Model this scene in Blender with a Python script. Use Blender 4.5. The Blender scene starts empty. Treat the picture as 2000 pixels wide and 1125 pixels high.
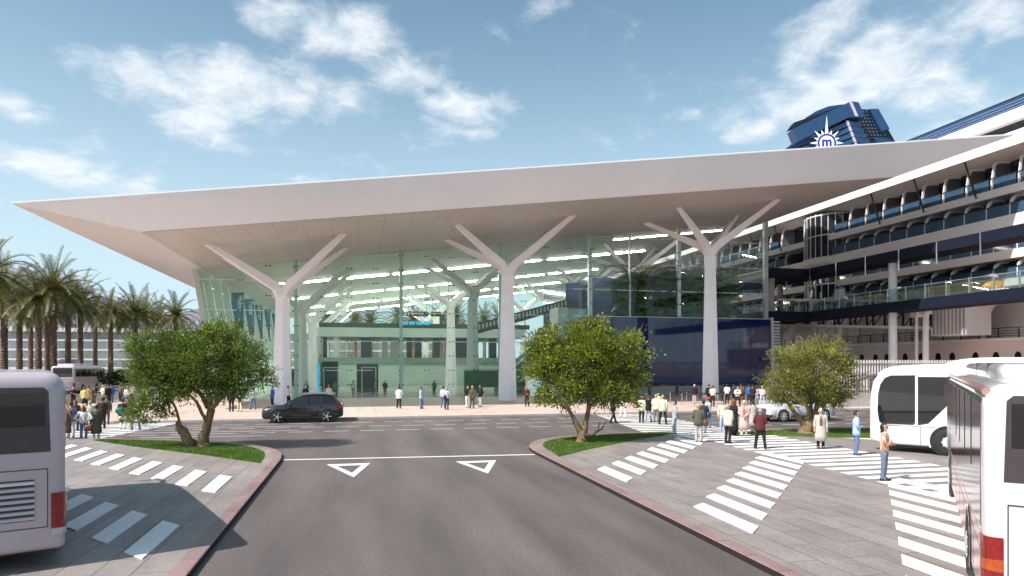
import bpy, bmesh, math, random
from mathutils import Vector, Matrix, noise
R = math.radians
random.seed(7)
scn = bpy.context.scene
col = scn.collection

# ------------------------------------------------------------------ camera
CAMH, FPX, AZ = 3.66, 1300.0, math.atan(300/1300)
SA, CA = math.sin(AZ), math.cos(AZ)
cam = bpy.data.objects.new('camera', bpy.data.cameras.new('camera'))
col.objects.link(cam); scn.camera = cam
cam.location = (0, 0, CAMH); cam.rotation_euler = (R(90), 0, -AZ)
cam.data.sensor_width = 36; cam.data.lens = 36*FPX/2000
cam.data.shift_y = 147.5/2000; cam.data.clip_end = 8000; cam.data.clip_start = .1

def G(px, py, z=0.0):                     # a ground point seen at a place of the photograph
    t = (CAMH-z)*FPX/(py-710); u = (px-1000)/FPX
    return Vector(((SA+CA*u)*t, (CA-SA*u)*t, z))
def AT(px, py, t):                        # the point at distance t along the road axis
    u = (px-1000)/FPX
    return Vector(((SA+CA*u)*t, (CA-SA*u)*t, CAMH+(710-py)/FPX*t))

# ------------------------------------------------------------------ sun, sky, exposure
SUN_EL = R(47); sd = Vector((.93, .37, 0)).normalized()
sun = bpy.data.objects.new('sun', bpy.data.lights.new('sun', 'SUN')); col.objects.link(sun)
ldir = Vector((sd.x*math.cos(SUN_EL), sd.y*math.cos(SUN_EL), -math.sin(SUN_EL)))
sun.rotation_euler = ldir.to_track_quat('-Z', 'Y').to_euler()
sun.data.energy = 4.6; sun.data.angle = R(.5); sun.data.color = (1, .93, .88)
scn.view_settings.view_transform = 'Standard'; scn.view_settings.look = 'None'
scn.view_settings.exposure = 0.5; scn.view_settings.gamma = 1
scn.cycles.max_bounces = 8; scn.cycles.transparent_max_bounces = 24; scn.cycles.glossy_bounces = 4
scn.cycles.use_denoising = True; scn.cycles.caustics_reflective = False; scn.cycles.caustics_refractive = False
scn.cycles.sample_clamp_indirect = 6

W = bpy.data.worlds.new("World"); scn.world = W; W.use_nodes = True
nt = W.node_tree; N = nt.nodes; L = nt.links
for n in list(N): N.remove(n)
def wn(t, **k):
    n = N.new(t)
    for a, b in k.items(): setattr(n, a, b)
    return n
def wm(op, a, b=None, c=None):
    n = wn('ShaderNodeMath', operation=op)
    for i, v in enumerate((a, b, c)):
        if v is None: continue
        if isinstance(v, (int, float)): n.inputs[i].default_value = v
        else: L.new(v, n.inputs[i])
    return n.outputs[0]
sky = wn('ShaderNodeTexSky', sky_type='NISHITA'); sky.sun_disc = False
sky.sun_elevation = SUN_EL; sky.sun_rotation = math.atan2(-sd.x, -sd.y) % (2*math.pi)
sky.air_density = 1.0; sky.dust_density = 1.2; sky.ozone_density = 1.5
tc = wn('ShaderNodeTexCoord'); sp = wn('ShaderNodeSeparateXYZ'); L.new(tc.outputs['Generated'], sp.inputs[0])
az = wm('ARCTAN2', sp.outputs[0], sp.outputs[1]); el = wm('ARCSINE', sp.outputs[2])
den = wm('ADD', sp.outputs[2], .22)
cb = wn('ShaderNodeCombineXYZ')
L.new(wm('DIVIDE', sp.outputs[0], den), cb.inputs[0]); L.new(wm('DIVIDE', sp.outputs[1], den), cb.inputs[1])
nz = wn('ShaderNodeTexNoise'); nz.inputs['Scale'].default_value = 3.3; nz.inputs['Detail'].default_value = 9
nz.inputs['Roughness'].default_value = .58; nz.inputs['Distortion'].default_value = .15; L.new(cb.outputs[0], nz.inputs['Vector'])
blobs = [(260,150,120,55,1.0),(430,170,150,70,1.0),(620,190,140,60,1.0),(800,150,90,50,.8),(900,200,90,40,.9),(400,250,100,40,.9),
         (520,30,90,50,.9),(680,50,120,50,1.0),(20,195,70,30,1.0),(110,330,130,35,1.0),(250,370,90,25,.7),(1600,60,110,70,1.0),
         (1720,110,120,80,1.0),(1850,160,110,70,.9),(1600,200,110,60,.8),(1450,260,80,25,.8),(1960,40,80,50,.7),(1080,10,60,18,.5),(1900,240,150,45,.7)]
acc = None
for (px, py, sx, sy, a) in blobs:
    u, v = (px-1000)/FPX, (710-py)/FPX
    a0 = AZ+math.atan(u); e0 = math.atan(v/math.sqrt(1+u*u)); f = 1/(1+u*u)
    sa_, se_ = sx/FPX*f*1.0, sy/FPX*math.sqrt(f)
    dx = wm('DIVIDE', wm('SUBTRACT', az, a0), sa_); dy = wm('DIVIDE', wm('SUBTRACT', el, e0), se_)
    g = wm('MULTIPLY', wm('EXPONENT', wm('MULTIPLY', wm('ADD', wm('MULTIPLY', dx, dx), wm('MULTIPLY', dy, dy)), -1.0)), a)
    acc = g if acc is None else wm('MAXIMUM', acc, g)
n2 = wn('ShaderNodeTexNoise'); n2.inputs['Scale'].default_value = 13; n2.inputs['Detail'].default_value = 8; n2.inputs['Roughness'].default_value = .65; n2.inputs['Distortion'].default_value = .4
L.new(cb.outputs[0], n2.inputs['Vector'])
d1 = wm('ADD', wm('ADD', wm('MULTIPLY', acc, 1.0), wm('MULTIPLY', wm('SUBTRACT', n2.outputs[0], .5), 1.1)), wm('MULTIPLY', wm('SUBTRACT', nz.outputs[0], .5), 2.6))
mr = wn('ShaderNodeMapRange', interpolation_type='SMOOTHSTEP'); L.new(d1, mr.inputs[0])
mr.inputs[1].default_value = .12; mr.inputs[2].default_value = 1.1; mr.inputs[3].default_value = 0; mr.inputs[4].default_value = .85
tint = wn('ShaderNodeMix', data_type='RGBA', blend_type='MULTIPLY'); tint.inputs[0].default_value = 1
L.new(sky.outputs[0], tint.inputs[6]); tint.inputs[7].default_value = (1.12, 1.28, 1.13, 1)
mx = wn('ShaderNodeMix', data_type='RGBA'); L.new(mr.outputs[0], mx.inputs[0]); 
hz = wn('ShaderNodeMapRange', interpolation_type='SMOOTHSTEP'); L.new(sp.outputs[2], hz.inputs[0])
hz.inputs[1].default_value = -.02; hz.inputs[2].default_value = .5; hz.inputs[3].default_value = .96; hz.inputs[4].default_value = .05
hm = wn('ShaderNodeMix', data_type='RGBA'); L.new(hz.outputs[0], hm.inputs[0]); L.new(tint.outputs[2], hm.inputs[6]); hm.inputs[7].default_value = (5.0, 6.35, 7.3, 1)
L.new(hm.outputs[2], mx.inputs[6])
cr_ = wn('ShaderNodeMapRange'); L.new(n2.outputs[0], cr_.inputs[0]); cr_.inputs[1].default_value = .35; cr_.inputs[2].default_value = .65; cr_.inputs[3].default_value = 0; cr_.inputs[4].default_value = 1
cc_ = wn('ShaderNodeMix', data_type='RGBA'); L.new(cr_.outputs[0], cc_.inputs[0]); cc_.inputs[6].default_value = (5.6, 6.3, 6.9, 1); cc_.inputs[7].default_value = (7.4, 7.6, 7.8, 1)
L.new(cc_.outputs[2], mx.inputs[7])
bg = wn('ShaderNodeBackground'); bg.inputs[1].default_value = .1; L.new(mx.outputs[2], bg.inputs[0])
wo = wn('ShaderNodeOutputWorld'); L.new(bg.outputs[0], wo.inputs[0])

# ------------------------------------------------------------------ materials
MATS = {}
def mat(name, c, rough=.6, metal=0, var=.08, scale=4, bump=0, coat=0, emit=0, spec=.5, aniso=None):
    if name in MATS: return MATS[name]
    m = bpy.data.materials.new(name); m.use_nodes = True
    n, l = m.node_tree.nodes, m.node_tree.links
    b = n['Principled BSDF']
    b.inputs['Roughness'].default_value = rough; b.inputs['Metallic'].default_value = metal
    b.inputs['Specular IOR Level'].default_value = spec
    if coat: b.inputs['Coat Weight'].default_value = coat; b.inputs['Coat Roughness'].default_value = .03
    b.inputs['Base Color'].default_value = (*c, 1)
    if emit:
        b.inputs['Emission Color'].default_value = (*c, 1); b.inputs['Emission Strength'].default_value = emit
    if var or bump:
        t = n.new('ShaderNodeTexCoord'); z = n.new('ShaderNodeTexNoise'); z.inputs['Scale'].default_value = scale
        z.inputs['Detail'].default_value = 6; z.inputs['Roughness'].default_value = .6
        if aniso:
            mp = n.new('ShaderNodeMapping'); mp.inputs['Scale'].default_value = aniso
            l.new(t.outputs['Object'], mp.inputs[0]); l.new(mp.outputs[0], z.inputs['Vector'])
        else: l.new(t.outputs['Object'], z.inputs['Vector'])
        if var:
            r = n.new('ShaderNodeMapRange'); r.inputs[1].default_value = .3; r.inputs[2].default_value = .7
            r.inputs[3].default_value = 1-var; r.inputs[4].default_value = 1+var; l.new(z.outputs[0], r.inputs[0])
            v = n.new('ShaderNodeVectorMath'); v.operation = 'SCALE'; v.inputs[0].default_value = c
            l.new(r.outputs[0], v.inputs['Scale']); l.new(v.outputs[0], b.inputs['Base Color'])
        if bump:
            bm_ = n.new('ShaderNodeBump'); bm_.inputs['Strength'].default_value = bump; bm_.inputs['Distance'].default_value = .03
            l.new(z.outputs[0], bm_.inputs['Height']); l.new(bm_.outputs[0], b.inputs['Normal'])
    MATS[name] = m
    return m
def paving(name, c1, c2, mortar, bw, bh, rot=0, rough=.55, var=.25, ms=.012, off=.5):
    m = bpy.data.materials.new(name); m.use_nodes = True; n, l = m.node_tree.nodes, m.node_tree.links
    b = n['Principled BSDF']; b.inputs['Roughness'].default_value = rough
    t = n.new('ShaderNodeTexCoord'); mp = n.new('ShaderNodeMapping'); mp.inputs['Rotation'].default_value = (0, 0, rot)
    l.new(t.outputs['Object'], mp.inputs[0])
    k = n.new('ShaderNodeTexBrick'); k.inputs['Scale'].default_value = 1; k.inputs['Brick Width'].default_value = bw
    k.inputs['Row Height'].default_value = bh; k.inputs['Mortar Size'].default_value = ms; k.offset = off
    k.inputs['Color1'].default_value = (*c1, 1); k.inputs['Color2'].default_value = (*c2, 1); k.inputs['Mortar'].default_value = (*mortar, 1)
    l.new(mp.outputs[0], k.inputs['Vector'])
    z = n.new('ShaderNodeTexNoise'); z.inputs['Scale'].default_value = .6; z.inputs['Detail'].default_value = 9; z.inputs['Roughness'].default_value = .68
    m2 = n.new('ShaderNodeMapping'); m2.inputs['Scale'].default_value = (2.0, 1, 1); m2.inputs['Rotation'].default_value = (0, 0, rot)
    l.new(t.outputs['Object'], m2.inputs[0]); l.new(m2.outputs[0], z.inputs['Vector'])
    r = n.new('ShaderNodeMapRange'); r.inputs[1].default_value = .3; r.inputs[2].default_value = .7
    r.inputs[3].default_value = 1-var; r.inputs[4].default_value = 1+var; l.new(z.outputs[0], r.inputs[0])
    z2 = n.new('ShaderNodeTexNoise'); z2.inputs['Scale'].default_value = 22; z2.inputs['Detail'].default_value = 5
    l.new(t.outputs['Object'], z2.inputs['Vector'])
    r2 = n.new('ShaderNodeMapRange'); r2.inputs[1].default_value = .3; r2.inputs[2].default_value = .7
    r2.inputs[3].default_value = .84; r2.inputs[4].default_value = 1.16; l.new(z2.outputs[0], r2.inputs[0])
    mu = n.new('ShaderNodeMath'); mu.operation = 'MULTIPLY'; l.new(r.outputs[0], mu.inputs[0]); l.new(r2.outputs[0], mu.inputs[1])
    v = n.new('ShaderNodeVectorMath'); v.operation = 'SCALE'; l.new(k.outputs[0], v.inputs[0]); l.new(mu.outputs[0], v.inputs['Scale'])
    l.new(v.outputs[0], b.inputs['Base Color'])
    bp = n.new('ShaderNodeBump'); bp.inputs['Strength'].default_value = .25; bp.inputs['Distance'].default_value = .01
    l.new(z2.outputs[0], bp.inputs['Height']); l.new(bp.outputs[0], b.inputs['Normal'])
    MATS[name] = m
    return m
def glassmat(name, tint, gloss=.12, milk=0, milkc=(.5, .6, .55), rough=.0, edge=.55):
    m = bpy.data.materials.new(name); m.use_nodes = True; n, l = m.node_tree.nodes, m.node_tree.links
    for x in list(n): n.remove(x)
    o = n.new('ShaderNodeOutputMaterial'); tr = n.new('ShaderNodeBsdfTransparent'); tr.inputs[0].default_value = (*tint, 1)
    base = tr.outputs[0]
    if milk:
        df = n.new('ShaderNodeBsdfDiffuse'); df.inputs[0].default_value = (*milkc, 1)
        mm = n.new('ShaderNodeMixShader'); mm.inputs[0].default_value = milk; l.new(base, mm.inputs[1]); l.new(df.outputs[0], mm.inputs[2]); base = mm.outputs[0]
    gl = n.new('ShaderNodeBsdfGlossy'); gl.inputs['Roughness'].default_value = rough; gl.inputs[0].default_value = (.9, .95, .95, 1)
    lw = n.new('ShaderNodeLayerWeight'); lw.inputs[0].default_value = .3
    r = n.new('ShaderNodeMapRange'); l.new(lw.outputs['Facing'], r.inputs[0]); r.inputs[3].default_value = gloss; r.inputs[4].default_value = edge
    m1 = n.new('ShaderNodeMixShader'); l.new(r.outputs[0], m1.inputs[0]); l.new(base, m1.inputs[1]); l.new(gl.outputs[0], m1.inputs[2])
    l.new(m1.outputs[0], o.inputs[0]); MATS[name] = m
    return m
def leafmat(name, c, c2, scale=1.2, trans=.35):
    m = bpy.data.materials.new(name); m.use_nodes = True; n, l = m.node_tree.nodes, m.node_tree.links
    for x in list(n): n.remove(x)
    o = n.new('ShaderNodeOutputMaterial'); b = n.new('ShaderNodeBsdfPrincipled'); b.inputs['Roughness'].default_value = .45
    t = n.new('ShaderNodeTexCoord'); z = n.new('ShaderNodeTexNoise'); z.inputs['Scale'].default_value = scale; z.inputs['Detail'].default_value = 8
    z.inputs['Roughness'].default_value = .75
    l.new(t.outputs['Object'], z.inputs['Vector']); cr = n.new('ShaderNodeValToRGB'); l.new(z.outputs[0], cr.inputs[0])
    cr.color_ramp.elements[0].position = .36; cr.color_ramp.elements[0].color = (*c, 1)
    cr.color_ramp.elements[1].position = .66; cr.color_ramp.elements[1].color = (*c2, 1)
    l.new(cr.outputs[0], b.inputs['Base Color'])
    tl = n.new('ShaderNodeBsdfTranslucent'); l.new(cr.outputs[0], tl.inputs[0])
    ms = n.new('ShaderNodeMixShader'); ms.inputs[0].default_value = trans; l.new(b.outputs[0], ms.inputs[1]); l.new(tl.outputs[0], ms.inputs[2])
    l.new(ms.outputs[0], o.inputs[0]); MATS[name] = m
    return m

# ------------------------------------------------------------------ mesh helpers
class MB:
    def __init__(s): s.v = []; s.f = []; s.m = []
    def face(s, pts, m=0):
        i = len(s.v); s.v += [tuple(p) for p in pts]; s.f.append(tuple(range(i, i+len(pts)))); s.m.append(m); return s
    def box(s, x0, x1, y0, y1, z0, z1, m=0):
        i = len(s.v)
        s.v += [(x0,y0,z0),(x1,y0,z0),(x1,y1,z0),(x0,y1,z0),(x0,y0,z1),(x1,y0,z1),(x1,y1,z1),(x0,y1,z1)]
        for q in ((0,3,2,1),(4,5,6,7),(0,1,5,4),(1,2,6,5),(2,3,7,6),(3,0,4,7)): s.f.append(tuple(i+k for k in q)); s.m.append(m)
        return s
    def rings(s, rs, m=0, cap=True, closed=True):
        base = len(s.v); n = len(rs[0])
        for r in rs: s.v += [tuple(p) for p in r]
        for a in range(len(rs)-1):
            for k in range(n if closed else n-1):
                k2 = (k+1) % n
                s.f.append((base+a*n+k, base+a*n+k2, base+(a+1)*n+k2, base+(a+1)*n+k)); s.m.append(m)
        if cap and closed:
            s.f.append(tuple(base+k for k in reversed(range(n)))); s.m.append(m)
            s.f.append(tuple(base+(len(rs)-1)*n+k for k in range(n))); s.m.append(m)
        return s
    def tube(s, pts, rad, n=8, m=0, flat=1.0, up=Vector((0, 0, 1))):
        pts = [Vector(p) for p in pts]
        if not isinstance(rad, (list, tuple)): rad = [rad]*len(pts)
        rs = []; prev = None
        for i, p in enumerate(pts):
            d = (pts[min(i+1, len(pts)-1)]-pts[max(i-1, 0)]).normalized()
            if prev is None:
                a = up if abs(d.dot(up)) < .95 else Vector((0, 1, 0))
                x = d.cross(a).normalized()
            else:
                x = (prev-d*prev.dot(d)).normalized()
            prev = x; y = d.cross(x)
            rs.append([p+(x*math.cos(2*math.pi*k/n)+y*math.sin(2*math.pi*k/n)*flat)*rad[i] for k in range(n)])
        return s.rings(rs, m)
    def bar(s, a, b, w, h, m=0, w2=None, h2=None):
        a, b = Vector(a), Vector(b); d = (b-a).normalized()
        up = Vector((0, 0, 1)) if abs(d.z) < .95 else Vector((0, 1, 0))
        x = d.cross(up).normalized(); y = x.cross(d).normalized()
        w2 = w if w2 is None else w2; h2 = h if h2 is None else h2
        r = lambda p, w, h: [p-x*w/2-y*h/2, p+x*w/2-y*h/2, p+x*w/2+y*h/2, p-x*w/2+y*h/2]
        return s.rings([r(a, w, h), r(b, w2, h2)], m)
    def lathe(s, prof, n=24, m=0, axis='Z', c=(0, 0, 0)):
        rs = []
        for (r, h) in prof:
            ring = []
            for k in range(n):
                a = 2*math.pi*k/n; x, y = r*math.cos(a), r*math.sin(a)
                ring.append((c[0]+x, c[1]+y, c[2]+h) if axis == 'Z' else (c[0]+h, c[1]+x, c[2]+y) if axis == 'X' else (c[0]+x, c[1]+h, c[2]+y))
            rs.append(ring)
        return s.rings(rs, m)
    def prism(s, poly, z0, z1, m=0, mside=None):
        n = len(poly); i = len(s.v)
        s.v += [(p[0], p[1], z0) for p in poly]+[(p[0], p[1], z1) for p in poly]
        s.f.append(tuple(i+k for k in reversed(range(n)))); s.m.append(m)
        s.f.append(tuple(i+n+k for k in range(n))); s.m.append(m)
        for k in range(n):
            k2 = (k+1) % n; s.f.append((i+k, i+k2, i+n+k2, i+n+k)); s.m.append(m if mside is None else mside)
        return s
    def prism_x(s, poly, x0, x1, m=0):      # polygon in (y, z)
        n = len(poly); i = len(s.v)
        s.v += [(x0, p[0], p[1]) for p in poly]+[(x1, p[0], p[1]) for p in poly]
        s.f.append(tuple(i+k for k in range(n))); s.m.append(m)
        s.f.append(tuple(i+n+k for k in reversed(range(n)))); s.m.append(m)
        for k in range(n):
            k2 = (k+1) % n; s.f.append((i+k, i+n+k, i+n+k2, i+k2)); s.m.append(m)
        return s
    def prism_y(s, poly, y0, y1, m=0):      # polygon in (x, z)
        n = len(poly); i = len(s.v)
        s.v += [(p[0], y0, p[1]) for p in poly]+[(p[0], y1, p[1]) for p in poly]
        s.f.append(tuple(i+k for k in reversed(range(n)))); s.m.append(m)
        s.f.append(tuple(i+n+k for k in range(n))); s.m.append(m)
        for k in range(n):
            k2 = (k+1) % n; s.f.append((i+k2, i+n+k2, i+n+k, i+k)); s.m.append(m)
        return s
    def mesh(s, name, mats, smooth=False, fix=False):
        me = bpy.data.meshes.new(name); me.from_pydata(s.v, [], s.f)
        for x in (mats if isinstance(mats, (list, tuple)) else [mats]): me.materials.append(x)
        me.polygons.foreach_set('material_index', s.m)
        if fix:
            b = bmesh.new(); b.from_mesh(me); bmesh.ops.recalc_face_normals(b, faces=b.faces); b.to_mesh(me); b.free()
        me.update()
        if smooth:
            me.polygons.foreach_set('use_smooth', [True]*len(me.polygons))
            if smooth != 'all': me.set_sharp_from_angle(angle=R(38))
        return me
    def build(s, name, mats, parent=None, smooth=False, fix=False, kind=None, label=None, rel=True):
        me = s.mesh(name, mats, smooth, fix)
        o = bpy.data.objects.new(name, me); col.objects.link(o)
        if parent is not None:
            o.parent = parent
            if rel:
                off = world_loc(parent)
                if off.length > 0: me.transform(Matrix.Translation(-off))
        if kind: o['kind'] = kind
        if label: o['label'] = label
        return o
def world_loc(o):
    v = Vector((0, 0, 0))
    while o is not None: v += o.location; o = o.parent
    return v
def thing(name, label, cat, loc=(0, 0, 0), rz=0, group=None):
    o = bpy.data.objects.new(name, None); col.objects.link(o); o.location = loc; o.rotation_euler = (0, 0, rz)
    o.empty_display_size = .3
    o['label'] = label; o['category'] = cat
    if group: o['group'] = group
    return o
def tag(o, label, cat, group=None):
    o['label'] = label; o['category'] = cat
    if group: o['group'] = group
    return o
def kids(o): return list(o.children)
def copy_tree(o, parent=None):
    c = o.copy(); col.objects.link(c)
    if parent is not None: c.parent = parent
    for ch in kids(o): copy_tree(ch, c)
    return c
def smoothline(pts, it=2):
    for _ in range(it):
        q = [pts[0]]
        for a, b in zip(pts, pts[1:]):
            q += [(a[0]*.75+b[0]*.25, a[1]*.75+b[1]*.25), (a[0]*.25+b[0]*.75, a[1]*.25+b[1]*.75)]
        pts = q+[pts[-1]]
    return pts
def offset(pts, d):
    out = []
    for i, p in enumerate(pts):
        a, b = pts[max(i-1, 0)], pts[min(i+1, len(pts)-1)]
        t = Vector((b[0]-a[0], b[1]-a[1])).normalized(); out.append((p[0]-t.y*d, p[1]+t.x*d))
    return out

# common materials
white_paint = mat('white_paint', (.8, .78, .78), .35, var=.03)
col_white = mat('column_white', (.94, .91, .92), .42, var=.04, scale=.6, bump=.04)
steel = mat('steel', (.55, .55, .56), .3, .8)
black = mat('black_plastic', (.012, .012, .014), .4)
dark_metal = mat('dark_metal', (.03, .03, .035), .4, .4)
navy_beam = mat('navy_beam', (.009, .012, .028), .75, spec=.2)
rubber = mat('rubber', (.018, .018, .018), .8, bump=.2, scale=20)
rim_m = mat('rim_metal', (.75, .75, .76), .32, .5, var=.03)
tint_glass = mat('tinted_window', (.012, .011, .012), .03, var=0, spec=.9)

# ================================================================== GROUND
asphalt = mat('asphalt', (.116, .096, .090), .7, var=.14, scale=.5, bump=.0)
def asphalt_nodes(m):                         # coarse aggregate, tyre tracks
    n, l = m.node_tree.nodes, m.node_tree.links; b = n['Principled BSDF']
    t = n.new('ShaderNodeTexCoord')
    z = n.new('ShaderNodeTexNoise'); z.inputs['Scale'].default_value = 30; z.inputs['Detail'].default_value = 4
    mp = n.new('ShaderNodeMapping'); mp.inputs['Scale'].default_value = (1, .35, 1)
    l.new(t.outputs['Object'], mp.inputs[0]); l.new(mp.outputs[0], z.inputs['Vector'])
    z3 = n.new('ShaderNodeTexNoise'); z3.inputs['Scale'].default_value = .45; z3.inputs['Detail'].default_value = 7
    mp3 = n.new('ShaderNodeMapping'); mp3.inputs['Scale'].default_value = (1.6, .25, 1)
    l.new(t.outputs['Object'], mp3.inputs[0]); l.new(mp3.outputs[0], z3.inputs['Vector'])
    def rng(s, a, c):
        r = n.new('ShaderNodeMapRange'); r.inputs[1].default_value = .3; r.inputs[2].default_value = .7
        r.inputs[3].default_value = a; r.inputs[4].default_value = c; l.new(s, r.inputs[0]); return r.outputs[0]
    mu = n.new('ShaderNodeMath'); mu.operation = 'MULTIPLY'; l.new(rng(z.outputs[0], .72, 1.28), mu.inputs[0]); l.new(rng(z3.outputs[0], .68, 1.28), mu.inputs[1])
    v = n.new('ShaderNodeVectorMath'); v.operation = 'SCALE'; v.inputs[0].default_value = (.116, .096, .090)
    l.new(mu.outputs[0], v.inputs['Scale']); l.new(v.outputs[0], b.inputs['Base Color'])
    bp = n.new('ShaderNodeBump'); bp.inputs['Strength'].default_value = .35; bp.inputs['Distance'].default_value = .01
    l.new(z.outputs[0], bp.inputs['Height']); l.new(bp.outputs[0], b.inputs['Normal'])
asphalt_nodes(asphalt)
gray_pave = paving('grey_paving', (.285, .25, .232), (.235, .208, .194), (.115, .10, .093), 1.9, .62, rot=R(90), var=.22, ms=.012)
terra = paving('terracotta_paving', (.63, .475, .405), (.57, .43, .37), (.36, .27, .23), 1.2, 1.2, var=.16, off=0, ms=.014)
inner_floor = paving('hall_floor', (.42, .42, .40), (.38, .38, .36), (.28, .28, .27), 1.5, 1.5, rough=.18, var=.06, off=0)
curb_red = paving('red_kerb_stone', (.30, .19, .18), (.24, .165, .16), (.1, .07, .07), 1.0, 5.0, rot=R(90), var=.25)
curb_side = mat('kerb_face_shade', (.015, .010, .010), .8, var=.3, scale=6)
curb_grey = mat('kerb_grey', (.42, .40, .38), .7, var=.15, scale=3)
grass_m = mat('lawn', (.075, .12, .022), .9, var=.35, scale=3, bump=.6)
mark_m = mat('marking_paint', (.80, .79, .78), .55, var=.10, scale=9)
worn_m = mat('worn_marking_paint', (.62, .60, .59), .6, var=.25, scale=8)
ground_m = mat('harbour_concrete', (.22, .21, .2), .8, var=.2, scale=.05)

MB().box(-3000, 3000, -300, 4000, -.5, -.02).build('ground', ground_m, kind='structure')
MB().face([(-120, -40, 0), (90, -40, 0), (90, 45.2, 0), (-120, 45.2, 0)]).build('road', asphalt, kind='structure')
MB().face([(-200, 60, .004), (-24, 60, .004), (-24, 105, .004), (-200, 105, .004)]).build('side_road', asphalt, kind='structure')
# the plaza in front of and under the terminal
pz = MB().prism([(-60, 45.25), (63, 45.25), (63, 160), (-21.6, 160), (-21.6, 66), (-60, 66)], -.1, .12)
pz.build('plaza', terra, kind='structure')
kb = MB(); kb.box(-60, 63, 45.0, 45.25, -.1, .124); kb.build('plaza_kerb', curb_grey, kind='structure')
MB().face([(-15, 70.2, .128), (62, 70.2, .128), (62, 146, .128), (-15, 146, .128)]).build('hall_floor', inner_floor, kind='structure')

# left island
Lk = [(-2.8, -6), (-2.8, 10), (-2.8, 25.6)]+smoothline([(-2.82, 26.3), (-3.0, 28.2), (-4.0, 30.4), (-5.6, 32.1), (-8.2, 33.7), (-11.5, 35.0)], 2)+[(-13.5, 35.6), (-60, 35.8)]
Rk = [(6.95, -6), (6.95, 10), (6.95, 25.6)]+smoothline([(6.96, 26.4), (7.15, 28.0), (8.0, 29.8), (9.6, 31.0), (12.3, 31.8), (16, 32.1)], 2)+[(21, 32.1), (60, 32.1)]
def island(name, kerb, side, far):
    inner = offset(kerb, -.30*side) ; body = offset(kerb, -.28*side)
    b = MB(); n = len(kerb)
    poly = body+far
    if side > 0: poly = list(poly)
    b.prism(poly, -.1, .12); b.build(name+'_pavement', gray_pave, kind='structure', fix=True)
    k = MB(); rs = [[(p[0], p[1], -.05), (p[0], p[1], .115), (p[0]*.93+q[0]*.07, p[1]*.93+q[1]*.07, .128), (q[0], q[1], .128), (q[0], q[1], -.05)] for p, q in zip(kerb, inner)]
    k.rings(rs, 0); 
    # outer face near black, shade under the kerb put into the colour, top red
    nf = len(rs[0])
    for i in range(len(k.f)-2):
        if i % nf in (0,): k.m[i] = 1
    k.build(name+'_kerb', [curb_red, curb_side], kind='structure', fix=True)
island('left_island', Lk, -1, [(-60, -6)])
island('right_island', Rk, 1, [(60, -6)])

# lawns: a mat of short blades over a soil sheet
def lawn(name, poly, n, label):
    s = MB(); s.prism(poly, .10, .135); s.build(name+'_bed', grass_m, kind='structure')
    xs = [p[0] for p in poly]; ys = [p[1] for p in poly]
    def inside(x, y):
        c = False; j = len(poly)-1
        for i in range(len(poly)):
            if (poly[i][1] > y) != (poly[j][1] > y) and x < (poly[j][0]-poly[i][0])*(y-poly[i][1])/(poly[j][1]-poly[i][1])+poly[i][0]: c = not c
            j = i
        return c
    b = MB(); rnd = random.Random(5)
    while n > 0:
        x, y = rnd.uniform(min(xs), max(xs)), rnd.uniform(min(ys), max(ys))
        if not inside(x, y): continue
        n -= 1; a = rnd.uniform(0, 6.28); h = rnd.uniform(.03, .075); w = .014
        dx, dy = math.cos(a)*w, math.sin(a)*w; lx, ly = rnd.uniform(-.03, .03), rnd.uniform(-.03, .03)
        b.face([(x-dx, y-dy, .13), (x+dx, y+dy, .13), (x+lx, y+ly, .13+h)])
    o = b.build(name, leafmat('grass_blades', (.06, .13, .016), (.17, .27, .035), 2.5, .3) if 'grass_blades' not in MATS else MATS['grass_blades'], kind='stuff')
    tag(o, label, 'grass')
gl = offset(Lk[2:], .62)
lawn('grass', [p for p in gl if p[0] > -11.3]+[(-11.9, 34.2), (-9.4, 31.3), (-5.8, 27.7), (-3.4, 25.0)], 26000, 'short green lawn wrapped round the foot of the left olive tree')
gr = [p for p in offset(Rk[2:], -.6) if p[0] < 15.5]
lawn('grass', list(gr)+[(15.7, 30.9), (12.9, 29.1), (9.2, 26.0), (7.4, 24.2)], 22000, 'short green lawn below the yellow-green tree at the road mouth')
lawn('grass', smoothline([(18.2, 30.2), (21, 31.4), (26, 31.3), (34, 29), (33, 26), (27, 26.2), (23, 26.9), (19.5, 29.2), (18.2, 30.2)], 1)[:-1], 22000, 'short green lawn under the rightmost olive tree')

# painted markings (each family of marks is one flat sheet)
def quads(name, qs, z, m=None, h=0):
    b = MB()
    for q in qs:
        if h: b.prism(q, z-.02, z+h)
        else: b.face([(p[0], p[1], z) for p in q])
    return b.build(name, m or mark_m, kind='structure', fix=bool(h))
def shear(base, step, n):
    return [[(x+step[0]*i, y+step[1]*i) for x, y in base] for i in range(n)]
Z1 = .124
for base, step, n in [([(-4.24, 19.93), (-3.82, 19.57), (-3.82, 22.1), (-4.28, 22.62)], (-.985, 1.235), 9),
                      ([(-4.26, 13.74), (-3.80, 13.2), (-3.80, 15.75), (-4.27, 16.3)], (-1.0, 1.27), 8),
                      ([(7.77, 21.0), (7.79, 18.55), (8.23, 19.12), (8.23, 21.54)], (.95, 1.1), 9),
                      ([(8.06, 15.0), (7.98, 12.35), (8.42, 12.8), (8.48, 15.3)], (.915, 1.03), 9),
                      ([(8.43, 8.83), (8.41, 6.2), (8.85, 6.7), (8.85, 9.3)], (.92, 1.06), 9)]:
    for q in shear(base, step, n): quads('crosswalk_bar', [q], Z1, h=.022)
road_line = [[(-2.8, 26.45), (6.9, 25.75), (6.9, 25.95), (-2.8, 26.65)]]
quads('give_way_line', road_line, .006)
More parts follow.
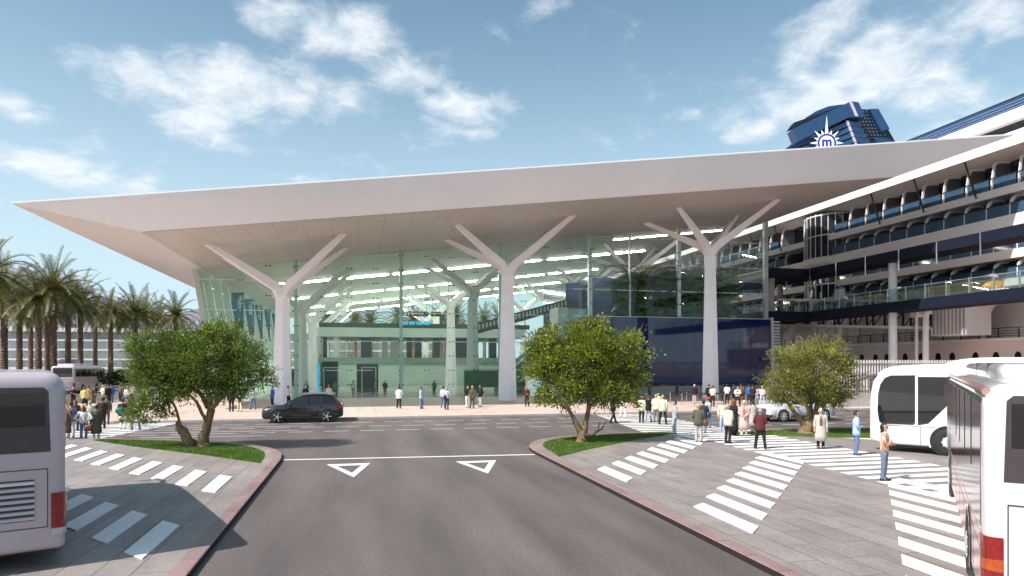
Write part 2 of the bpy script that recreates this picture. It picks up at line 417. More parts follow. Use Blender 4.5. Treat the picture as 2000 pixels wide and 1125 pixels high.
def tri(c, w, h, s):
    a, b_, d = (c[0]-w/2, c[1]+h/2), (c[0]+w/2, c[1]+h/2), (c[0]+s, c[1]-h/2)
    cx, cy = (a[0]+b_[0]+d[0])/3, (a[1]+b_[1]+d[1])/3; k = .56
    i = [(cx+(p[0]-cx)*k, cy+(p[1]-cy)*k) for p in (a, b_, d)]; o = [a, b_, d]
    return [[o[j], o[(j+1) % 3], i[(j+1) % 3], i[j]] for j in range(3)]
quads('give_way_triangle', tri((-.35, 23.5), 1.55, 3.0, .2), .006)
quads('give_way_triangle', tri((4.3, 23.2), 1.55, 2.9, -.1), .006)
ds = []
for y, per, ln, x0, x1, of in [(42.3, 1.18*1.6, 1.25, -40, 50, 0), (39.7, 1.9, 1.3, -40, 50, .7), (37.1, 1.9, 1.3, -40, 50, .2), (35.0, 2.2, 1.5, 20, 50, .2)]:
    x = x0+of
    while x < x1:
        if not (-24 < x < -11.5 or 14 < x < 20.2): ds.append([(x, y), (x+ln, y), (x+ln, y+.14), (x, y+.14)])
        x += per
quads('lane_dashes', ds, .006, worn_m)
quads('lane_line', [[(-11, 41.0), (-2.5, 40.6), (-2.5, 40.75), (-11, 41.15)], [(-11.5, 38.4), (-3.2, 38.0), (-3.2, 38.15), (-11.5, 38.55)], [(-10.5, 36.0), (-4.6, 35.6), (-4.6, 35.75), (-10.5, 36.15)]], .007, worn_m)
# wide crosswalks: bars run across, ends follow the slanted edges
def xat(line, y):
    for a, b in zip(line, line[1:]):
        if (a[1]-y)*(b[1]-y) <= 0 and a[1] != b[1]: return a[0]+(b[0]-a[0])*(y-a[1])/(b[1]-a[1])
    return None
def ladder(name, left, right, y0, y1, per, w, z):
    b = MB(); y = y0
    while y > y1:
        l0, l1, r0, r1 = xat(left, y), xat(left, y-w), xat(right, y), xat(right, y-w)
        if None not in (l0, l1, r0, r1) and r0 > l0: b.face([(l0, y, z), (l1, y-w, z), (r1, y-w, z), (r0, y, z)])
        y -= per
    b.build(name, mark_m, kind='structure')
ladder('crosswalk', [(16.5, 45), (14.6, 32.2)], [(20.4, 45), (20.2, 32.2)], 44.8, 32.3, .95, .5, .008)
P = lambda *a: tuple(G(*a, .12)[:2])
ladder('crosswalk', [(14.4, 31.9), P(1395, 863), P(1460, 880), P(1570, 905), P(1700, 938), P(1790, 962), P(1850, 985)],
       [(20.3, 31.9), P(1540, 856), P(1640, 874), P(1745, 892), P(1850, 912), (18.2, 14.5)], 31.6, 14.0, .86, .47, Z1+.004)
ladder('crosswalk', [(-24, 45), (-22, 35)], [(-10.6, 45), (-12.4, 35)], 44.7, 35.9, .9, .5, .008)
quads('crosswalk_edge', [[(19.9, 30.1), (20.6, 30.9), (25.6, 25.3), (25.0, 24.4)]], Z1+.003)
quads('crosswalk_edge', [[(21.3, 30.4), (22.0, 30.6), (25.0, 27.6), (24.6, 27.0)]], Z1+.003)

# ================================================================== TERMINAL
YF = 71.0
def zs(x): return 13.0+.1244*(x+15.5)          # soffit
def zt(x): return 14.26+.1321*(x+22.4)         # roof edge
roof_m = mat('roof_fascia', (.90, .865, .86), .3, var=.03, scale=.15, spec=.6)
def soffit_mat():
    m = bpy.data.materials.new('soffit_planks'); m.use_nodes = True; n, l = m.node_tree.nodes, m.node_tree.links
    b = n['Principled BSDF']; b.inputs['Roughness'].default_value = .4
    t = n.new('ShaderNodeTexCoord'); k = n.new('ShaderNodeTexBrick'); mp = n.new('ShaderNodeMapping')
    mp.inputs['Rotation'].default_value = (0, 0, R(90)); l.new(t.outputs['Object'], mp.inputs[0]); l.new(mp.outputs[0], k.inputs['Vector'])
    k.offset = 0; k.inputs['Scale'].default_value = 1; k.inputs['Brick Width'].default_value = .45; k.inputs['Row Height'].default_value = 2.1
    k.inputs['Mortar Size'].default_value = .035; k.inputs['Mortar Smooth'].default_value = .3; k.inputs['Bias'].default_value = 0
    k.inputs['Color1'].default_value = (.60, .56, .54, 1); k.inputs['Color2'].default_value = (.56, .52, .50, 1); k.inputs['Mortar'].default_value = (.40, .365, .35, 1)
    l.new(k.outputs[0], b.inputs['Base Color'])
    MATS['soffit_planks'] = m; return m
soffit_m = soffit_mat()
glass_m = glassmat('facade_glass', (.80, .95, .86), .03, .08, (.55, .80, .64), edge=.28)
side_glass = glassmat('side_glass', (.9, .94, .92), .06, .02, edge=.5)
frame_m = mat('frame_grey_green', (.42, .45, .42), .4, .2, var=.05)
mull_m = mat('mullion_steel', (.62, .66, .64), .35, .3, var=.03)
navy_m = mat('navy_cladding', (.006, .012, .075), .12, var=.12, scale=.8, coat=.6)
navy_mid = mat('navy_panel', (.022, .032, .115), .3, var=.1, scale=.5, coat=.3)
pale_green = mat('pale_green_wall', (.62, .75, .65), .5, var=.08, scale=.3)
T = thing('terminal_building', 'long glass terminal with a vast pale pointed roof on branching white columns', 'building', (0, YF, 0))
YB, YS0, YS1 = 150.0, 52.2, 146.0
X0, X1, S0, S1 = -22.4, 60.2, -15.1, 48.5
b = MB()
tl, tr, tbr, tbl = (X0, 50.4, zt(X0)), (X1, 50.4, zt(X1)), (X1, YB, zt(X1)), (X0, YB, zt(X0))
lip = .11
TL, TR, TBR, TBL = [(p[0], p[1], p[2]+lip) for p in (tl, tr, tbr, tbl)]
sl, sr, sbr, sbl = (S0, YS0, zs(S0)), (S1, YS0, zs(S1)), (S1, YS1, zs(S1)), (S0, YS1, zs(S0))
b.face([tl, tr, sr, sl]); b.face([tl, sl, sbl, tbl]); b.face([tr, tbr, sbr, sr]); b.face([tbl, sbl, sbr, tbr])
b.face([TL, TR, tr, tl]); b.face([TL, tl, tbl, TBL]); b.face([TR, TBR, tbr, tr]); b.face([TBL, tbl, tbr, TBR]); b.face([TL, TBL, TBR, TR])
roof = b.build('roof', roof_m, T)
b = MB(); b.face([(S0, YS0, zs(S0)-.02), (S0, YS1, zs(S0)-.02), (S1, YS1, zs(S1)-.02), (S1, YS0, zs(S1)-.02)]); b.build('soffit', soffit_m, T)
b = MB(); b.face([(S0, YF+.1, zs(S0)-.04), (S0, YS1, zs(S0)-.04), (S1, YS1, zs(S1)-.04), (S1, YF+.1, zs(S1)-.04)]); b.build('hall_ceiling', mat('hall_ceiling', (.72, .71, .66), .4, var=.05, scale=.3, aniso=(1, .2, 1)), T)
b = MB(); b.tube([(X0+.1, 50.5, zt(X0)+lip), (X1-.1, 50.5, zt(X1)+lip)], .03, 6); b.build('roof_edge_trim', white_paint, T)

# light strips in the hall ceiling, front row added to brighten the plants
lamp = mat('strip_light', (1, .97, .92), emit=60.0, var=0)
for y in (75.5, 88.8, 108, 126, 142):
    for a, c in ((30, 37), (38, 45)) if y < 80 else ((-10, -3.2), (-2.4, 3.8), (4.5, 24.6), (25.6, 40)):
        b = MB(); p = [(a, y-.10), (c, y-.10), (c, y+.10), (a, y+.10)]
        i = len(b.v); b.v += [(q[0], q[1], zs(q[0])-.14) for q in p]+[(q[0], q[1], zs(q[0])-.03) for q in p]
        for f in ((0,3,2,1),(0,1,5,4),(1,2,6,5),(2,3,7,6),(3,0,4,7)): b.f.append(f); b.m.append(0)
        b.build('ceiling_light', lamp if y > 80 else mat('added_plant_light', (1, .97, .92), emit=14.0, var=0), T, fix=True)

# branching columns
def column(x, y, small=False):
    fk = zs(x)-3.95; top = zs(x)
    sec = lambda w, z: [(x-w, y, z), (x+.15*w, y-.55*w, z), (x+w, y-.38*w, z), (x+w, y+.38*w, z), (x+.15*w, y+.55*w, z)]
    b = MB(); b.rings([sec(.86, .1), sec(.62, fk*.72), sec(.56, fk-.6), sec(.66, fk+.15), sec(.45, fk+.55)])
    c = b.build('column', col_white, T, fix=True)
    for sx in (-1, 1):
        for sy in (-1, 1):
            ex, ey = x+sx*5.5, y+sy*3.8
            g = MB(); a = Vector((x+sx*.18, y+sy*.12, fk-.5)); e = Vector((ex, ey, zs(ex)+.05)); m1 = Vector((x+sx*.62, y+sy*.4, fk+.35))
            d = (e-m1).normalized(); side = d.cross(Vector((0, 0, 1))).normalized(); up = side.cross(d).normalized()
            ring = lambda p, w, h, u: [p-side*w/2-u*h/2, p+side*w/2-u*h/2, p+side*w/2+u*h/2, p-side*w/2+u*h/2]
            h0 = Vector((sx*.83, sy*.55, 0))
            r0 = ring(a, .62, .70, -h0); r1 = ring(m1, .62, .86, (up-h0).normalized() if (up-h0).length > .1 else up)
            g.rings([[q for q in ring(a, .56, .56, up*.6-h0*.8)], ring(m1, .52, .74, up), ring(e, .28, .36, up)])
            g.build('branch', col_white, c, fix=True)
    return c
for y in (62.3, 82.3, 102.3, 122.3, 142):
    for x in (-6.6, 13.9, 35.3): column(x, y)

# front glass wall
b = MB(); ztop = lambda x: zs(x)-.03
def facade_left(z): return -13.4-2.1*z/13.0
b.face([(facade_left(.12), YF, .12), (28, YF, .12), (28, YF, ztop(28)), (facade_left(13), YF, ztop(-15.5))])
b.build('glass_wall', glass_m, T)
clear_glass = glassmat('clear_facade_glass', (.93, .97, .95), .02, .01, edge=.22)
b = MB(); b.face([(28, YF, 9.0), (47.8, YF, 9.0), (47.8, YF, ztop(47.8)), (28, YF, ztop(28))])
b.build('glass_wall', clear_glass, T)
for x, w in ((4.4, .36), (15.1, .36), (25.5, .42), (36.4, .42), (47.8, .5), (-6.2, .36)):
    z0 = .12 if x < 27 else 8.95
    b = MB(); b.bar((x, YF+.3, z0), (x, YF+.3, zs(x)-.02), w, .4); b.build('mullion', frame_m if x > 40 else mull_m, T)
b = MB(); b.bar((30.3, YF+.3, 8.95), (30.3, YF+.3, zs(30.3)-.02), .16, .3); b.build('mullion', mull_m, T)
b = MB(); b.bar((-13.5, YF+.2, .12), (-15.6, YF+.2, zs(-15.6)-.02), .75, .35); b.build('corner_post', mat('corner_post', (.46, .52, .46), .4, .1), T)
for z in (2.95, 5.98, 9.0, 12.0, 15.0, 18.0):
    xl = max(facade_left(z), (z-13)/.1244-15.5+.3); xr = 47.6 if z >= 9 else 28
    b = MB(); b.bar((xl, YF-.06, z), (xr, YF-.06, z), .09, .075); b.build('transom', mat('transom', (.72, .76, .74), .3, .2, var=0), T)
b = MB()
x = -11.5
while x < 47:
    z = 2.95-1.5
    while z < zs(x)-.3:
        if x < 27.5 or z > 9.3:
            for s in (-.2, .2): b.box(x+s-.09, x+s+.09, YF-.16, YF-.04, z-.045, z+.045)
        z += 1.508
    x += 2.65
o = b.build('glass_clamp', black, T, kind='stuff')
# right return wall and left leaning wall
b = MB(); b.face([(47.8, YF, 9), (47.8, 145, 9), (47.8, 145, ztop(47.8)), (47.8, YF, ztop(47.8))]); b.build('side_glass', side_glass, T)
for y in (82, 94, 108, 124, 140):
    b = MB(); b.bar((47.7, y, .1), (47.7, y, zs(47.7)-.02), .5, .5); b.build('side_post', frame_m, T)
for z in (9.0, 12.0, 15.0, 18.0):
    b = MB(); b.bar((47.9, YF, z), (47.9, 144, z), .1, .1); b.build('side_rail', mull_m, T)
b = MB(); b.face([(facade_left(.1), YF, .1), (facade_left(13), YF, 13), (facade_left(13), 145, 13), (facade_left(.1), 145, .1)])
b.build('side_glass', side_glass, T)
for i in range(15):
    y = YF+2.2+i*4.9
    b = MB(); b.bar((facade_left(0)+.25, y, .1), (facade_left(13)+.25, y, zs(-15.2)), .75, .45); b.build('leaning_frame', pale_green, T)
for z in (3, 6, 9, 11.6):
    b = MB(); b.bar((facade_left(z)+.1, YF, z), (facade_left(z)+.1, 144, z), .2, .2); b.build('side_rail', mull_m, T)

# hall interior: mezzanine slabs, dark wall piers, planter
b = MB(); b.box(-6, 27, 108, 132, 7.9, 9.35); b.build('upper_slab', pale_green, T)
b = MB(); b.box(-8.5, 27, 108.3, 132, 3.75, 4.6); b.build('lower_slab', mat('slab_green', (.26, .36, .28), .5), T)
b = MB(); b.box(-3, 27, 109, 109.4, .1, 3.75); b.build('ground_floor_wall', pale_green, T)
b = MB(); b.box(-3.8, -3, 109, 110, .1, 9.35); b.box(-9, -8, 109, 110, .1, 4.6); b.build('service_core', pale_green, T)
pier = mat('dark_pier', (.03, .03, .035), .3, var=.2); pierg = mat('grey_pier', (.34, .36, .36), .35, var=.15)
for i, (xx, w, dk) in enumerate([(-6.8, .8, 1), (-5.2, .6, 1), (1.2, 1.6, 1), (4.2, .9, 0), (5.8, 1.3, 0), (8.2, .9, 1), (9.6, 1.0, 1), (12.6, .9, 1), (14.6, 1.2, 0), (16.6, 3.2, 1), (19.3, .5, 0), (22.2, 1.2, 1), (24.6, 2.4, 1)]):
    b = MB(); b.box(xx-w/2, xx+w/2, 110+.2*(i % 3), 111.2+.2*(i % 3), 4.6, 7.9); b.build('pier', pier if dk else pierg, T)
b = MB(); b.box(-6, 28, 108.2, 108.5, 9.35, 10.1); b.build('planter_box', mat('planter_green', (.02, .05, .03), .4, var=.3, scale=2), T)
# green entrance box and portals
eg = mat('entrance_green', (.01, .13, .04), .3)
b = MB(); b.box(12.2, 14.4, 78, 78.3, .13, 3.0); b.build('green_entrance_screen', eg, T)
b = MB(); b.box(18.0, 19.6, 78, 78.3, .13, 3.0); b.build('green_entrance_screen', eg, T)
b = MB(); b.box(14.4, 18, 78, 78.2, .8, 3.0); b.build('entrance_screen', mat('entrance_brown', (.10, .12, .06), .5), T)
b = MB(); b.box(-.2, 2.4, 84, 84.4, .13, 3.6); b.build('dark_portal_wall', mat('portal_dark', (.015, .018, .02), .25), T)
b = MB(); b.box(-4.3, -2.4, 84, 84.4, .13, 3.9); b.build('dark_portal_wall', mat('portal_dark', (.015, .018, .02), .25), T)
for xx in (-3.1, 1.2):
    b = MB()
    b.bar((xx-.8, 80, .13), (xx-.8, 80, 3.2), .12, .12); b.bar((xx+.8, 80, .13), (xx+.8, 80, 3.2), .12, .12); b.bar((xx-.86, 80, 3.2), (xx+.86, 80, 3.2), .12, .12)
    b.build('portal_frame', steel, T)
# navy volumes
b = MB(); b.box(28, 48, 70.85, 80, 1.45, 8.95); bx_ = b.build('navy_box', navy_mid, T)
b = MB(); b.box(27.7, 48.02, 70.7, 70.84, 1.40, 1.95); b.build('navy_skirt', mat('skirt_blue', (.015, .04, .19), .3), bx_)
navy_glass = mat('navy_glass', (.008, .017, .085), .04, var=.1, scale=.25, spec=.8)
for i in range(8):
    xa = 28+i*2.5
    b = MB(); b.box(xa+.01, xa+2.49, 70.68, 70.845, 1.96, 8.93); b.build('navy_glass_panel', navy_glass, bx_)
b = MB(); b.box(24.5, 28, 76, 90, 4.2, 8.6); b.build('navy_volume', navy_m, T)
b = MB(); b.box(29.5, 32.0, 93, 105, 8.6, 15.4); b.box(32.6, 40.4, 92, 105, .1, 16.2); b.build('navy_tower', navy_m, T)
# stairs
st_m = mat('stair_dark', (.03, .035, .04), .4); tread = mat('stair_white', (.75, .75, .72), .5)
b = MB(); b.prism_y([(14, 8.6), (26.6, 12.1), (28.5, 12.1), (28.5, 10.9), (26.6, 10.9), (14, 7.2)], 84, 84.3); 
b.build('upper_flight_wall', st_m, T)
for i in range(26):
    xx = 14.5+i*.48; z = 7.75+(xx-14)*.282
    b = MB(); b.box(xx, xx+.24, 83.9, 84.02, z-.0, z+.62); b.build('stair_riser', tread, T)
b = MB(); b.prism_y([(17, 1.4), (26, 8.6), (26, 7.2), (17, .1)], 82, 84); b.build('lower_flight', st_m, T)
b = MB(); b.prism_y([(17, 2.4), (26, 9.4), (26, 8.7), (17, 1.7)], 81.8, 81.9); b.build('flight_balustrade', glassmat('green_balustrade', (.35, .5, .42), .1, .2, (.2, .3, .25)), T)
b = MB(); b.box(23.6, 24.9, 77.5, 81, 4.6, 10.5); b.build('lift_wall', white_paint, T)
b = MB(); b.box(24.9, 27.3, 77.6, 81, 4.6, 10.4); b.build('lift_glass', glassmat('lift_glass', (.45, .55, .6), .15, .1, (.6, .65, .65)), T)
# louvre pier at the right corner
b = MB(); b.box(48.35, 48.6, 70.9, 71.6, .12, 9.2)
for i in range(24): b.box(48.6, 49.5, 70.9, 71.6, .3+i*.36, .3+i*.36+.16)
b.build('louvre_pier', mat('louvre_white', (.6, .62, .66), .4), T)
b = MB(); b.bar((50.4, 74, .12), (50.4, 74, 15), .6, .6); b.build('corner_column', mat('mauve_column', (.42, .37, .38), .4), T)

# check-in desks under the navy box
ctr_m = mat('desk_grey', (.30, .33, .34), .3, var=.1)
for i in range(6):
    x = 28.6+i*3.35
    c = thing('check_in_desk', 'grey check-in desk under the navy box, place %s from the left' % ['one', 'two', 'three', 'four', 'five', 'six'][i], 'desk', (x+1.5, 69.5, .12), group='check-in desks under the navy box')
    b = MB(); b.box(x, x+2.9, 69.1, 69.9, .12, 1.02); b.build('counter', ctr_m, c)
    b = MB(); b.box(x-.03, x+2.93, 69.05, 69.95, 1.02, 1.07); b.build('counter_top', steel, c)
    b = MB(); b.box(x+.5, x+1.1, 69.5, 69.56, 1.15, 1.5); b.box(x+.77, x+.83, 69.5, 69.56, 1.07, 1.15); b.build('monitor', black, c)
# back wall with uneven tone behind desks
b = MB(); b.box(28, 48, 72.4, 72.6, .13, 1.45); b.build('desk_back_wall', mat('desk_wall', (.55, .48, .44), .5, var=.5, scale=1.2), T)

# hanging signs inside
sg = mat('sign_black', (.01, .008, .015), .3)
ic = {'o': mat('sign_orange', (.9, .35, .03), emit=.8, var=0), 'r': mat('sign_red', (.8, .04, .03), emit=.8, var=0), 'b': mat('sign_blue', (.05, .15, .8), emit=.8, var=0)}
for k, (xa, xb, lab) in enumerate([(7.2, 10.6, 'black overhead direction sign with orange and red symbols in the hall'), (11.0, 12.6, 'short black overhead sign with one orange symbol beside the longer one'), (13.5, 14.6, 'small dark overhead sign just left of a hall column')]):
    s = thing('direction_sign', lab, 'sign', ((xa+xb)/2, 104, 11.6), group='overhead signs in the hall')
    b = MB(); b.box(xa, xb, 104, 104.15, 11.0, 11.75); b.build('panel', sg, s)
    b = MB(); b.bar((xa+.3, 104.07, 11.75), (xa+.3, 104.07, zs(xa)), .06, .06); b.bar((xb-.3, 104.07, 11.75), (xb-.3, 104.07, zs(xb)), .06, .06); b.build('hanger', dark_metal, s)
    marks = [('o', .35, 'a'), ('o', 1.0, 'c'), ('o', 1.5, 'd'), ('r', 2.0, 'c'), ('b', 2.5, 's')] if k == 0 else [('o', .6, 'a')] if k == 1 else [('b', .5, 's')]
    for m_, dx, sh in marks:
        b = MB(); cx = xa+dx
        if sh == 'a': b.prism_y([(cx-.05, 11.15), (cx+.05, 11.15), (cx+.05, 11.4), (cx+.15, 11.4), (cx, 11.6), (cx-.15, 11.4), (cx-.05, 11.4)], 103.98, 103.995)
        elif sh == 'c': b.lathe([(.17, 0), (.17, .015)], 14, axis='Y', c=(cx, 103.975, 11.37))
        elif sh == 'd': b.box(cx-.14, cx+.14, 103.98, 103.995, 11.33, 11.41)
        else: b.box(cx-.2, cx+.2, 103.98, 103.995, 11.2, 11.55)
        b.build('symbol', ic[m_], s)
cyan = mat('screen_cyan', (.05, .45, .75), emit=.5, var=.3, scale=3)
for i in range(4):
    b = MB(); b.box(6.8+i*1.15, 7.75+i*1.15, 107.9, 108.0, 9.9, 10.45)
    o = b.build('information_screen', cyan); tag(o, 'glowing cyan screen on the hall balcony, place %s from the left' % ['one', 'two', 'three', 'four'][i], 'screen', 'cyan screens on the balcony')
b = MB(); b.box(-4.65, -4.35, 79.4, 79.6, 1.6, 3.7); b.box(-4.62, -4.38, 79.45, 79.55, .13, 1.6)
tag(b.build('totem_screen', cyan), 'tall glowing blue totem by the entrance portals behind the glass', 'screen')

# banners hanging along the leaning wall
ban_sky = mat('banner_blue', (.012, .20, .36), .6, var=.25, scale=.5)
ban_low = mat('banner_photo', (.10, .105, .10), .6, var=.9, scale=2.2)
txt_m = mat('banner_lettering', (.75, .8, .82), .6, var=0)
def text_mesh(body, size, m, depth=.01, font=None, bold=0):
    cu = bpy.data.curves.new('t', 'FONT'); cu.body = body; cu.size = size; cu.extrude = depth; cu.align_x = 'CENTER'; cu.align_y = 'CENTER'; cu.offset = bold
    o = bpy.data.objects.new('t', cu); col.objects.link(o); dg = bpy.context.evaluated_depsgraph_get()
    me = bpy.data.meshes.new_from_object(o.evaluated_get(dg)); bpy.data.objects.remove(o); me.materials.clear(); me.materials.append(m); return me
for k, (pxl, pxr, pyt, pyb, t_, word) in enumerate([(452, 475, 571, 650, 80, 'Malta'), (477, 496, 584, 655, 88, 'Tunisi'), (498, 512.5, 595, 662, 97, 'Greece'), (514, 527, 604, 665, 107, ''), (528.5, 541, 612, 667, 118, '')]):
    A_, B_ = AT(pxl, pyt, t_), AT(pxr, pyb, t_); x, y, zt_ = A_.x, A_.y, A_.z
    lab = ['first blue hanging banner reading Malta behind the corner glass', 'second blue hanging banner, pale with a city photo, beside the Malta one', 'third blue hanging banner, reading Greece, above a white town photo', 'fourth blue hanging banner, paler, right of the Greece banner', 'last blue hanging banner, half hidden by the left white column'][k]
    s = thing('hanging_banner', lab, 'banner', (x, y, zt_), group='blue hanging banners in the hall')
    w, h = B_.x-A_.x, A_.z-B_.z; b = MB()
    def cloth(z0, z1):
        g = MB(); g.rings([[(x+w*i/8, y+.05*math.sin(i*1.7+k), z) for i in range(9)] for z in (z0, (z0+z1)/2, z1)], closed=False, cap=False); return g
    cloth(zt_, zt_-h*.66).build('upper_print', ban_sky, s, smooth='all'); cloth(zt_-h*.66, zt_-h).build('photo_print', ban_low, s, smooth='all')
    b.bar((x, y, zt_), (x+w, y, zt_), .06, .06); b.bar((x+w, y, zt_), (x+w, y, zt_+1.6), .025, .025); b.build('hanger_rod', steel, s)
    if word:
        me = text_mesh(word, .75, txt_m, bold=.02); o = bpy.data.objects.new('lettering', me); col.objects.link(o); o.parent = s
        o.rotation_euler = (R(90), R(90), 0); o.location = (w-.40, -.12, -1.15)

# ================================================================== CRUISE SHIP
ship_w = mat('ship_white', (.86, .80, .78), .45, var=.04, scale=.2)
ship_hull = mat('ship_hull', (.80, .65, .62), .4, var=.08, scale=.25)
ship_sh = mat('ship_wall', (.80, .76, .75), .5, var=.1)
deck_glass = mat('balcony_glass', (.045, .10, .17), .06, var=.25, scale=.6, spec=.9)
cabin_dark = mat('cabin_glass', (.018, .025, .035), .08, var=.5, scale=.6, spec=.8)
curtain = mat('curtain', (.32, .34, .35), .8, var=.3, scale=3)
ship_blue = mat('ship_blue', (.014, .05, .13), .3, var=.1, scale=.3, coat=.3)
ship_dark = mat('ship_dark_glass', (.012, .014, .02), .1, var=.4, scale=.4)
XS = 64.0; YA, YE = 34.0, 215.0
SH = thing('cruise_ship', 'huge white cruise ship moored behind the terminal with rows of blue balconies', 'ship', (XS+12, 120, 0))
def slab(name, x, z0, z1, m, ya=YA, ye=YE, xw=96): 
    b = MB(); b.box(x, xw, ya, ye, z0, z1); return b.build(name, m, SH)
slab('hull', XS+.2, -.4, 6.25, ship_hull, xw=95)
slab('lifeboat_recess', XS+3.6, 6.25, 11.5, ship_sh)
slab('white_band', XS-.1, 11.5, 12.25, ship_w)
slab('cabin_wall', XS+1.9, 12.25, 14.25, cabin_dark)
slab('white_band', XS-.1, 14.25, 15.15, ship_w)
slab('cabin_wall', XS+1.9, 15.15, 17.3, cabin_dark)
slab('white_band', XS-1.0, 17.3, 18.45, ship_w)
slab('cabin_wall', XS+1.6, 18.45, 20.6, cabin_dark)
slab('white_band', XS-.9, 20.6, 21.4, ship_sh)
slab('cabin_wall', XS+1.6, 21.4, 24.6, cabin_dark)
b = MB(); b.prism_y([(XS-1.9, 24.9), (XS-1.9, 26.3), (96, 26.3), (96, 24.5), (XS+.2, 24.5)], YA, YE); b.build('overhang_band', ship_w, SH)
slab('dark_window_strip', XS+1.2, 26.3, 28.2, ship_dark)
slab('white_band', XS+.4, 28.2, 29.3, ship_w)
for i in range(4):
    z = 29.3+i*.36
    b = MB(); b.box(XS+.9+i*.14, XS+1.0+i*.14, YA, YE-20, z+.05, z+.36); b.build('windbreak_panel', ship_blue, SH)
    b = MB(); b.box(XS+.84+i*.14, XS+1.02+i*.14, YA, YE-20, z, z+.05); b.build('windbreak_rail', ship_w, SH)
b = MB(); b.box(XS+1.4, XS+1.7, YA, YE-20, 30.72, 30.95); b.build('top_rail', dark_metal, SH)
# balconies
def arch_mesh(depth, h):
    b = MB(); pts = [(0, 0), (0, .9), (.08, 1.4), (.3, h-.35), (.7, h-.08), (1.2, h), (depth, h), (depth, 0)]
    inn = [(.22, 0), (.22, .9), (.31, 1.3), (.55, h-.58), (.85, h-.32), (1.2, h-.24), (depth-.05, h-.18), (depth-.05, 0)]
    rs = []
    for (a, z), (c, w) in zip(pts[:-1], inn[:-1]):
        rs.append([(a, -.06, z), (c, -.06, w), (c, .06, w), (a, .06, z)]) if True else None
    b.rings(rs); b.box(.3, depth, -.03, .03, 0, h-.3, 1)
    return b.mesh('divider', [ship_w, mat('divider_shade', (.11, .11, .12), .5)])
pane_me = MB().box(0, .04, -1.2, 1.2, 0, 1.12).mesh('balcony_pane', deck_glass)
rail_me = None
door_me = MB().box(-.03, .0, -1.0, -.25, 0, 1.75).mesh('curtain', curtain)
n_parts = {'d': 0, 'p': 0, 'c': 0}
stuff = {'d': MB(), 'p': MB(), 'c': MB()}
def put(me, name, x, y, z):
    o = bpy.data.objects.new(name, me); col.objects.link(o); o.parent = SH; o.location = Vector((x, y, z))-SH.location
arches = {}
cells = []
for (z, x, xi, h, pitch) in ((21.4, XS-.85, XS+1.6, 3.1, 2.9), (18.45, XS-.95, XS+1.6, 2.15, 2.55), (12.25, XS-.05, XS+1.9, 2.0, 2.55), (15.15, XS-.05, XS+1.9, 2.1, 2.55)):
    y = 38.0
    while y < 205:
        if not (76.5 < y < 87.5): cells.append((y, z, x, xi, h, pitch))
        y += pitch
cells.sort(key=lambda c: c[0])
dcount = 0
for k, (y, z, x, xi, h, pitch) in enumerate(cells):
    if h not in arches: arches[h] = arch_mesh(xi-x, h)
    if k < 98:
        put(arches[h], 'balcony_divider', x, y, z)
        put(pane_me, 'balcony_pane', x-.02, y+pitch/2, z)
        put(door_me, 'curtain', xi, y+pitch/2, z)
    else:
        stuff['d'].box(x+.05, xi, y-.05, y+.05, z, z+h); stuff['d'].box(x, x+.12, y-.06, y+.06, z, z+h*.8)
        stuff['p'].box(x-.02, x+.02, y+.1, y+pitch-.1, z, z+1.12)
        stuff['c'].box(xi-.03, xi, y+.4, y+1.2, z, z+1.75)
stuff['d'].build('far_balcony_dividers', ship_w, SH, kind='stuff'); stuff['p'].build('far_balcony_panes', deck_glass, SH, kind='stuff'); stuff['c'].build('far_curtains', curtain, SH, kind='stuff')
for z, x in ((22.55, XS-.87), (19.6, XS-.97), (13.4, XS-.08), (16.3, XS-.08)):
    b = MB(); b.bar((x, YA, z), (x, 76.5, z), .07, .07); b.build('balcony_rail', dark_metal, SH)
    b = MB(); b.bar((x, 87, z), (x, 205, z), .07, .07); b.build('balcony_rail', dark_metal, SH)
for i in range(12):
    y = 44+i*6.6
    if 76 < y < 87: continue
    b = MB(); b.bar((XS-1.7, y+.5, 25.0), (XS-1.05, y-.3, 20.9), .13, .13); b.build('strut', black, SH)
# round bay with tall windows
cx, cy = XS+2.6, 82.0
bay = MB(); bay.lathe([(4.3, 18.4), (4.3, 24.5)], 28, c=(cx, cy, 0)); bay_o = bay.build('bay_window', cabin_dark, SH, smooth=True)
for z in (21.4, 24.2): 
    b = MB(); b.lathe([(4.36, z), (4.36, z+.16)], 28, c=(cx, cy, 0)); b.build('bay_ring', ship_w, bay_o, rel=False)
b = MB(); b.lathe([(4.3, 17.1), (4.85, 17.3), (5.0, 17.8), (4.85, 18.3), (4.3, 18.5)], 32, c=(cx, cy, 0)); b.build('bay_collar', ship_w, SH, smooth='all')
b = MB(); b.lathe([(4.2, 11.9), (4.2, 17.2)], 28, c=(cx, cy, 0)); bo = b.build('lower_bay', cabin_dark, SH, smooth=True)
b = MB()
for k in range(15):
    a = R(95+k*12); b.bar((cx+4.34*math.cos(a), cy+4.34*math.sin(a), 12), (cx+4.34*math.cos(a), cy+4.34*math.sin(a), 17.1), .1, .1)
    b.bar((cx+4.4*math.cos(a), cy+4.4*math.sin(a), 18.4), (cx+4.4*math.cos(a), cy+4.4*math.sin(a), 24.5), .09, .09)
b.lathe([(4.3, 14.6), (4.3, 14.8)], 28, c=(cx, cy, 0)); b.build('bay_mullions', ship_w, SH)
for o_ in bay_o.children: o_.location = -SH.location
